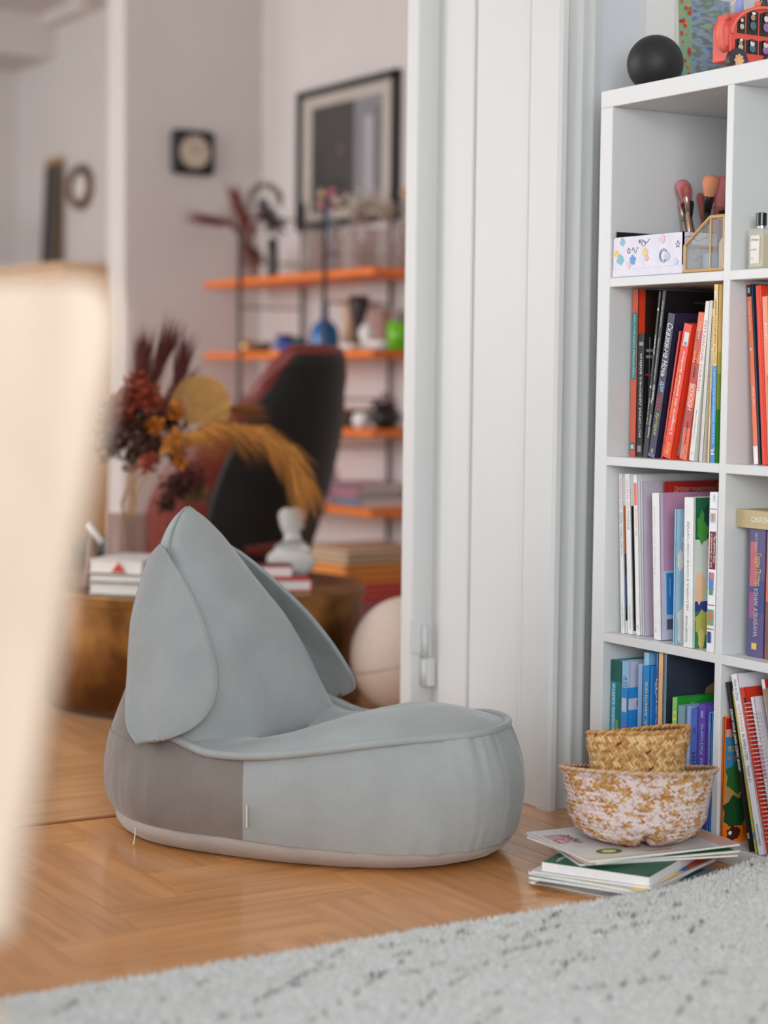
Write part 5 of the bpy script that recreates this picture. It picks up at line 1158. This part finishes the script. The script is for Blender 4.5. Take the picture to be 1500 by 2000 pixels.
bouquet_part('branch_leaves', dfm, df, pv)
pv2 = sh(488, 3, 1.28); vase('clear_vase', 'clear glass vase holding maroon grass on the top orange board', pv2, [(.001, .001), (.04, .001), (.042, .01), (.042, .13), (.04, .13), (.039, .01), (.001, .006)])
gr_ = thing('maroon_grass', 'maroon feathery grass leaning out of the clear vase', 'dried flowers', pv2)
def mg(g):
    for p in ([(486, 500), (478, 440), (462, 392)], [(486, 500), (455, 440), (395, 426)], [(488, 500), (492, 460), (480, 430)]): strands(g, from_px(p, 7.5), 130, .09, .35, M((122, 62, 56), .85, .15, 60), .1, .002, .35); g.tube(from_px(p, 7.5), .0025, MAR, 5)
    strands(g, from_px([(470, 440), (484, 480), (492, 490)], 7.5), 80, .08, .5, MAR, .1, .003)
bouquet_part('grass_leaves', mg, gr_, pv2)
GVL = glass((238, 232, 230), .04, .86)
for k, (px, h_, r_, lab) in enumerate(((610, .17, .05, 'wide clear glass jar, first of the glassware on the top board'), (655, .20, .032, 'tall clear glass vase with a paper pinwheel on the top board'), (686, .15, .042, 'squat clear glass carafe in the middle of the top board'), (724, .16, .04, 'clear glass vase third along the top board'), (752, .14, .036, 'round clear glass bowl near the wall end of the top board'), (788, .17, .032, 'clear glass bottle last on the top board'))):
    q = sh(px, 3, 1.25+.11*(k % 2)); vase('glassware', lab, q, [(.001, .001), (r_*.8, .001), (r_, .02), (r_, h_*.6), (r_*.7, h_*.8), (r_*.75, h_), (r_*.7, h_), (r_*.66, h_*.8), (r_*.95, h_*.6), (r_*.94, .02), (.001, .006)], 'glassware', GVL)['group'] = 'glassware on the top board'
pw = sh(652, 3, 1.27); pn = thing('paper_pinwheel', 'multicoloured paper pinwheel standing in the tall glass', 'pinwheel', pw)
g = G(); c = at(640, 390, 7.45)-pw; Rv = Vector(_r)
for k, mt in enumerate((C(214,110,140), C(226,190,140), C(220,150,150), C(206,90,120), C(236,206,180))):
    a = 2*pi*k/5+.9; p = c+(Rv*cos(a)+Vector((0, 0, 1))*sin(a))*.055; q = c+(Rv*cos(a+.7)+Vector((0, 0, 1))*sin(a+.7))*.04; g.add([c, p, q, c-Vector(_f)*.01], [(0, 1, 2), (0, 2, 3)], mt)
g.build('paper_vanes', pn, fix=False); G().tube([Vector((0, 0, .01)), c], .004, C(120,150,176), 8).build('stick', pn)
random.seed(77); wf = thing('white_dried_flowers', 'pale bunch of dried flowers along the top board glassware', 'dried flowers', sh(715, 3, 1.3))
bouquet_part('flower_heads', lambda g: clusters(g, [(690, 400, .06, C(226,214,200), 130), (725, 396, .06, C(220,206,190), 130), (755, 412, .05, C(214,196,180), 90), (705, 425, .05, C(200,180,166), 80)], 7.12), wf, sh(715, 3, 1.3))
# second board
lathe_thing('brass_pot', 'tiny gold pot on the second orange board', 'pot', sh(482, 2), [(.001, 0), (.025, 0), (.03, .02), (.026, .05), (.001, .05)], M((214, 178, 120), .3, .1, 30, metal=.8))
lathe_thing('bronze_bowl', 'dark bronze bowl beside the tiny gold pot', 'bowl', sh(512, 2), [(.001, 0), (.03, 0), (.045, .04), (.042, .04), (.001, .008)], C(110, 84, 60))
lathe_thing('blue_plate', 'cobalt blue glass plate on the second orange board', 'plate', sh(572, 2), [(.001, .0), (.05, .0), (.085, .03), (.083, .034), (.05, .006), (.001, .006)], M((60, 100, 190), .2, .05, 30, name='cobalt_glass'))
p = sh(556, 2); p.z += .009; lathe_thing('indigo_cup', 'small indigo cup standing on the blue plate', 'cup', p, [(.001, 0), (.03, 0), (.034, .06), (.031, .06), (.001, .01)], C(44, 40, 110))
p = sh(584, 2, 1.31); p.z += .009; lathe_thing('green_cup', 'small bottle-green cup standing on the blue plate', 'cup', p, [(.001, 0), (.022, 0), (.026, .05), (.024, .05), (.001, .01)], C(40, 84, 50))
lathe_thing('blue_bottle', 'round blue glass bottle with a slim neck on the second orange board', 'bottle', sh(634, 2, 1.25), [(.001, 0), (.05, 0), (.056, .02), (.052, .08), (.03, .11), (.014, .12), (.013, .17), (.016, .175), (.001, .175)], M((26, 104, 168), .1, .05, 30, name='blue_glass'))
lathe_thing('beige_vase', 'beige funnel-shaped vase behind the blue bottle', 'vase', sh(684, 2, 1.4), [(.001, 0), (.04, 0), (.028, .07), (.026, .13), (.05, .2), (.047, .2), (.001, .1)], C(214, 178, 146))
lathe_thing('dark_funnel', 'black and maroon funnel vase on the second orange board', 'vase', sh(700, 2, 1.26), [(.001, 0), (.026, 0), (.012, .06), (.02, .1), (.04, .17), (.036, .2), (.001, .19)], C(50, 36, 34))
lathe_thing('white_egg_cup', 'white egg-shaped cup on the second orange board', 'cup', sh(716, 2, 1.23), [(.001, 0), (.018, 0), (.02, .03), (.03, .06), (.02, .09), (.001, .092)], C(230, 228, 226))
lathe_thing('white_dish', 'low white dish at the front of the second orange board', 'dish', sh(686, 2, 1.215), [(.001, 0), (.03, 0), (.05, .022), (.047, .024), (.001, .006)], C(236, 232, 228))
lathe_thing('white_bowl', 'white bowl near the shelf end on the second orange board', 'bowl', sh(742, 2, 1.215), [(.001, 0), (.03, 0), (.052, .03), (.049, .032), (.001, .006)], C(238, 236, 234))
lathe_thing('green_glass', 'bright lime green glass at the shelf end', 'glass', sh(778, 2, 1.26), [(.001, 0), (.038, 0), (.042, .1), (.039, .1), (.001, .01)], M((110, 190, 30), .15, .05, 30, name='lime_glass'))
o = G().box((-.02, -.05, 0), (.02, .05, .16), C(176, 140, 128)).build('wooden_box', None, bevel=.003); o.location = sh(744, 2, 1.4); tag(o, 'pinkish upright box at the back of the second orange board', 'box')
# third board
o = thing('wooden_case', 'small dark wooden case on the third orange board', 'box', sh(684, 1, 1.3)); G().box((-.04, -.05, 0), (.04, .05, .06), C(70, 48, 30)).build('case_body', o, bevel=.003); G().box((-.042, -.052, .06), (.042, .052, .07), C(170, 110, 60)).build('lid', o, bevel=.002)
lathe_thing('white_cup', 'small white cup on the third orange board', 'cup', sh(706, 1, 1.22), [(.001, 0), (.02, 0), (.034, .02), (.03, .05), (.02, .06), (.001, .055)], C(240, 238, 236))
random.seed(41); pb_ = sh(752, 1, 1.28); bw = thing('black_sculpture', 'black spiky paper sculpture on the third orange board', 'sculpture', pb_)
g = G(); g.ball((0, 0, .04), .04, C(22, 20, 22), 10, (1.3, 1.3, 1)); g.build('sculpture_core', bw, smooth=True); bouquet_part('spiky_leaves', lambda g: clusters(g, [(740, 808, .05, C(26,24,26), 160), (752, 795, .05, C(34,28,28), 160), (765, 815, .05, C(24,22,24), 120)], 7.1), bw, pb_)
# fourth board
z4 = BZ[0]+.001
for k, (px, t, cov, lab) in enumerate(((712, .03, C(120,134,150), 'slate blue book lying lowest on the fourth orange board'), (700, .028, C(176,120,136), 'dusty pink book in the middle of the pile on the fourth board'), (705, .026, C(150,110,120), 'mauve book on top of the pile on the fourth board'))):
    p = sh(px, 0, 1.3); o = thing('shelf_book', lab, 'book', (1.32, p.y, z4), (0, 0, .06*k), 'books on the fourth orange board'); G().box((-.1, -.11, 0), (.1, .11, .003), cov).box((-.1, -.11, t-.003), (.1, .11, t), cov).box((-.1, -.11, 0), (-.097, .11, t), cov).build('cover', o); G().box((-.097, -.106, .003), (.096, .106, t-.003), PAGE).build('page_block', o); z4 += t+.0006
lathe_thing('pink_vase', 'pale pink porcelain vase on the fourth orange board', 'vase', sh(648, 0, 1.25), [(.001, 0), (.03, 0), (.036, .04), (.03, .09), (.018, .11), (.022, .13), (.001, .12)], C(226, 196, 206))
# folded blankets below
zb_ = .001
for k, (h_, cov, lab) in enumerate(((.075, C(170,120,140), 'lilac folded blanket at the bottom of the textile pile'), (.07, C(214,90,80), 'coral red folded blanket in the textile pile'), (.07, C(232,150,70), 'orange-yellow folded blanket in the textile pile'), (.055, C(206,180,150), 'sand folded blanket on top of the textile pile'))):
    o = thing('folded_blanket', lab, 'blanket', (1.27, 3.02, zb_), (0, 0, .03*k), 'folded blankets under the wall shelf'); nn = 3
    for q in range(nn): G().box((-.2, -.17, h_*q/nn+.001), (.2, .17, h_*(q+1)/nn), M(tuple(int(x*(.92+.08*q/nn)) for x in (170,120,140) if False) or (0,0,0), .9) if False else cov).build('fold', o, bevel=.009, seg=2)
    zb_ += h_+.001

# ---- pictures, clock, mirrors
fr = thing('framed_picture', 'large black-framed photograph hanging above the orange shelf', 'picture', (1.497, 0, 0))
ya, yb, za, zb2 = 3.93, 3.16, 1.49, 2.05
FRB = C(30, 29, 30); MT_ = C(222, 212, 200)
for lo_, hi_ in (((-.03, yb, za), (0, yb+.028, zb2)), ((-.03, ya-.028, za), (0, ya, zb2)), ((-.03, yb, za), (0, ya, za+.028)), ((-.03, yb, zb2-.028), (0, ya, zb2))): G().box(lo_, hi_, FRB).build('frame_bar', fr, bevel=.002)
G().box((-.014, yb+.02, za+.02), (-.004, ya-.02, zb2-.02), MT_).build('mount', fr)
g = G(); X_ = -.0147
def pq(a, b_, c, d_, mt, lv): g.add([(X_-.0002*lv, a, c), (X_-.0002*lv, b_, c), (X_-.0002*lv, b_, d_), (X_-.0002*lv, a, d_)], [(0, 1, 2, 3)], mt)
pq(3.82, 3.27, 1.56, 1.975, C(150,150,156), 0); pq(3.82, 3.48, 1.56, 1.975, C(52,46,46), 1); pq(3.80, 3.72, 1.66, 1.8, C(24,24,26), 2); pq(3.72, 3.55, 1.57, 1.68, C(18,20,22), 3); pq(3.40, 3.34, 1.56, 1.9, C(196,196,202), 4); pq(3.33, 3.28, 1.6, 1.93, C(120,118,122), 5); pq(3.6, 3.57, 1.77, 1.81, C(110,80,90), 6)
g.build('photo_print', fr, fix=False)
G().box((-.0165, yb+.026, za+.026), (-.0155, ya-.026, zb2-.026), glass((245, 245, 245), .05, .97)).build('glass_pane', fr)
ck = thing('wall_clock', 'square black wall clock with round beige dial on the pier', 'clock', (1.172, 4.297, 1.822))
G().box((-.098, -.035, -.092), (.098, 0, .092), C(24, 23, 24)).build('case', ck, bevel=.022, seg=3)
dl = G().tube([(0, -.0375, 0), (0, -.033, 0)], .067, C(206, 190, 172), 40).build('dial', ck)
for k in range(12):
    a = 2*pi*k/12; G().box((-.002, -.039, .05), (.002, -.0374, .062), C(60, 54, 50)).build('hour_mark', dl).rotation_euler = (0, a, 0)
G().box((-.0022, -.0395, -.008), (.0022, -.0382, .045), BTX).build('hour_hand', dl).rotation_euler = (0, 1.1, 0); G().box((-.0016, -.0405, -.008), (.0016, -.0396, .056), BTX).build('minute_hand', dl).rotation_euler = (0, -.5, 0)
def oval_ring(g, cy, cz, ry, rz, x, rad_, mt): g.tube([(x, cy+ry*cos(t), cz+rz*sin(t)) for t in [2*pi*k/40 for k in range(40)]], rad_, mt, 8, closed=True)
rm = thing('round_mirror', 'small round brass-rimmed mirror on the far wall', 'mirror', (1.5, 6.255, 1.856))
g = G(); oval_ring(g, 0, 0, .125, .094, -.016, .022, M((120, 82, 40), .35, .1, 20, metal=.8, name='antique_brass')); g.build('rim', rm, smooth=True)
G().tube([(-.010, 0, 0), (-.004, 0, 0)], .105, M((240, 238, 234), .4, .01, 5, metal=.15, name='painted_bright_mirror'), 40).build('painted_bright_mirror', rm)  # near-white, mostly diffuse disc: the bright reflection is painted in
tm = thing('tall_mirror', 'tall narrow dark mirror in a gold frame leaning on the far wall', 'mirror', (1.44, 6.60, 1.435), (0, .05, 0))
G().box((-.006, -.115, 0), (.006, .09, .6), M((196, 150, 84), .4, .1, 20, metal=.5, name='gilt_wood')).build('gilt_frame', tm, bevel=.004); G().box((-.0085, -.117, .012), (-.0062, .078, .565), M((40, 40, 44), .12, .02, 5, metal=.3, name='dark_mirror')).build('dark_glass', tm)
cb_ = thing('sideboard', 'light wooden sideboard under the mirrors in the far corner', 'sideboard', (1.27, 6.2, 0))
LW = wood('pale_oak', (190, 140, 90), (222, 176, 124), .45, 1, 5, 0)
G().box((-.2, -.72, .12), (.2, .72, 1.39), LW).build('carcass', cb_, bevel=.004); G().box((-.22, -.75, 1.39), (.2, .75, 1.418), LW).build('top', cb_, bevel=.003)
for k in range(3):
    d_ = G().box((-.208, -.7+.47*k, .16), (-.2, -.7+.47*k+.45, 1.36), LW).build('door', cb_, bevel=.002); G().ball((-.216, -.7+.47*k+.41, .8), .012, BRS, 8).build('knob', d_, smooth=True)
for k in range(4): G().tube([(-.17 if k % 2 else .17, -.66 if k < 2 else .66, 0), (-.17 if k % 2 else .17, -.66 if k < 2 else .66, .12)], .02, LW, 8).build('leg', cb_)
random.seed(55); pq_ = Vector((1.2, 6.86, 1.419)); sv = vase('bud_vase', 'small clear bud vase on the sideboard', pq_, [(.001, 0), (.03, 0), (.035, .05), (.018, .12), (.016, .12), (.001, .01)])
dq = thing('dried_sprig', 'brown dried sprig in the bud vase on the sideboard', 'dried flowers', pq_)
def dqm(g):
    strands(g, [pq_+Vector((0, 0, .1)), pq_+Vector((-.02, .0, .2)), pq_+Vector((-.03, .03, .33))], 150, .07, .5, M((130, 92, 84), .85), .2, .003); g.tube([pq_+Vector((0, 0, .01)), pq_+Vector((-.03, .03, .3))], .003, MAR, 5)
    strands(g, [pq_+Vector((0, 0, .1)), pq_+Vector((.0, -.04, .18)), pq_+Vector((-.0, -.08, .24))], 80, .06, .5, M((130, 92, 84), .85), .2, .003)
bouquet_part('sprig_leaves', dqm, dq, pq_)
# wooden wall lamp half hidden by the door frame
wl = at(797, 376, 6.6); lm = thing('wall_lamp', 'turned wooden cone lamp peeking out behind the door frame', 'lamp', wl)
d_ = Vector((_r[0], _r[1], 0)); g = G()
G().tube([Vector((0, 0, 0))-d_*.03, d_*.03, d_*.12], [.004, .03, .06], M((196, 140, 96), .5, .1, 30), 20).build('cone_shade', lm, smooth=True)
wx = 1.497-wl.x; G().tube([d_*.12, Vector((wx, d_.y*.12, 0))], .012, M((150, 100, 66), .5, .1, 30), 10).build('arm', lm)
# pendant chandelier near the ceiling
cl = at(165, -25, 8.2); ch = thing('pendant_lamp', 'pale globe pendant lamp just below the far ceiling', 'lamp', cl)
G().ball((0, 0, 0), .095, C(214, 206, 200, r=.3), 20, (1, 1, .75)).build('globe', ch, smooth=True); G().tube([(0, 0, .07), (0, 0, 2.78-cl.z)], .006, DBR, 8).build('cord', ch); G().lathe([(.001, 2.78-cl.z), (.05, 2.78-cl.z), (.045, 2.755-cl.z), (.001, 2.755-cl.z)], DBR, 20).build('ceiling_rose', ch)

# ================================================================== FOREGROUND CHAIR
FW = wood('pale_ash', (166, 146, 128), (192, 173, 154), .6, 2, 3, 0)
CD = 1.2
def fc(px, py, extra=0): return at(px, py, CD+extra)
c0 = fc(60, 1000); c0.z = 0
fchair = thing('wooden_chair', 'pale wooden chair with a rounded solid back close to the camera', 'chair', c0)
Hd = (-Rh*.93 - Fh*.36).normalized()                      # the back runs this way from its near edge
edge = [(20, 1830), (60, 1600), (92, 1400), (128, 1230), (160, 1050), (193, 880), (222, 730), (236, 650), (232, 600), (205, 560), (165, 540)]
rows = []
for px, py in edge:
    p = fc(px, py)-c0; rows.append(p)
W_ = .40; n = 12
P = []
top = rows[-1]
for i, p in enumerate(rows):
    row = []
    for j in range(n+1):
        q = j/n; bow = .05*sin(pi*q)
        row.append(p + Hd*(W_*q) + Fh*bow + Vector((0, 0, -.006*sin(pi*q)*(i > 7))))
    P.append(row)
bo = G().grid(P, FW).build('backrest', fchair, smooth=True); md = bo.modifiers.new('thick', 'SOLIDIFY'); md.thickness = .022; md.offset = 0; bv_ = bo.modifiers.new('round', 'BEVEL'); bv_.width = .008; bv_.segments = 3
b0 = rows[0]; zs_ = .45
sd = (-Rh*.36 + Fh*.93)
front = -(Rh*cos(.36)) ; fwd = Vector((-Fh.x*.3 - Rh.x*.0, 0, 0))
fw_ = (Hd.cross(Vector((0, 0, 1)))).normalized(); 
if fw_.dot(Rh) > 0: fw_ = -fw_
base = Vector((b0.x, b0.y, 0)) - fw_*0
s0 = base + Hd*.0; pts = [s0, s0+Hd*W_, s0+Hd*W_+fw_*.42, s0+fw_*.42]
G().prism([Vector((p.x, p.y, zs_)) for p in pts], (0, 0, .03), FW).build('seat', fchair, bevel=.01, seg=2)
for k, p in enumerate(pts):
    cen = (pts[0]+pts[2])/2; inn = p.lerp(cen, .12); out = p.lerp(cen, -.03)
    G().tube([Vector((out.x, out.y, .033)), Vector((inn.x, inn.y, zs_+.002))], [.014, .019], FW, 10).build('leg', fchair, smooth=True)
for q in (.12, .88):
    a = s0+Hd*(W_*q); bt = rows[0]+Hd*(W_*q)
    G().tube([Vector((a.x, a.y, zs_+.02)), Vector((bt.x, bt.y, bt.z+.03))], .014, FW, 10).build('back_post', fchair, smooth=True)
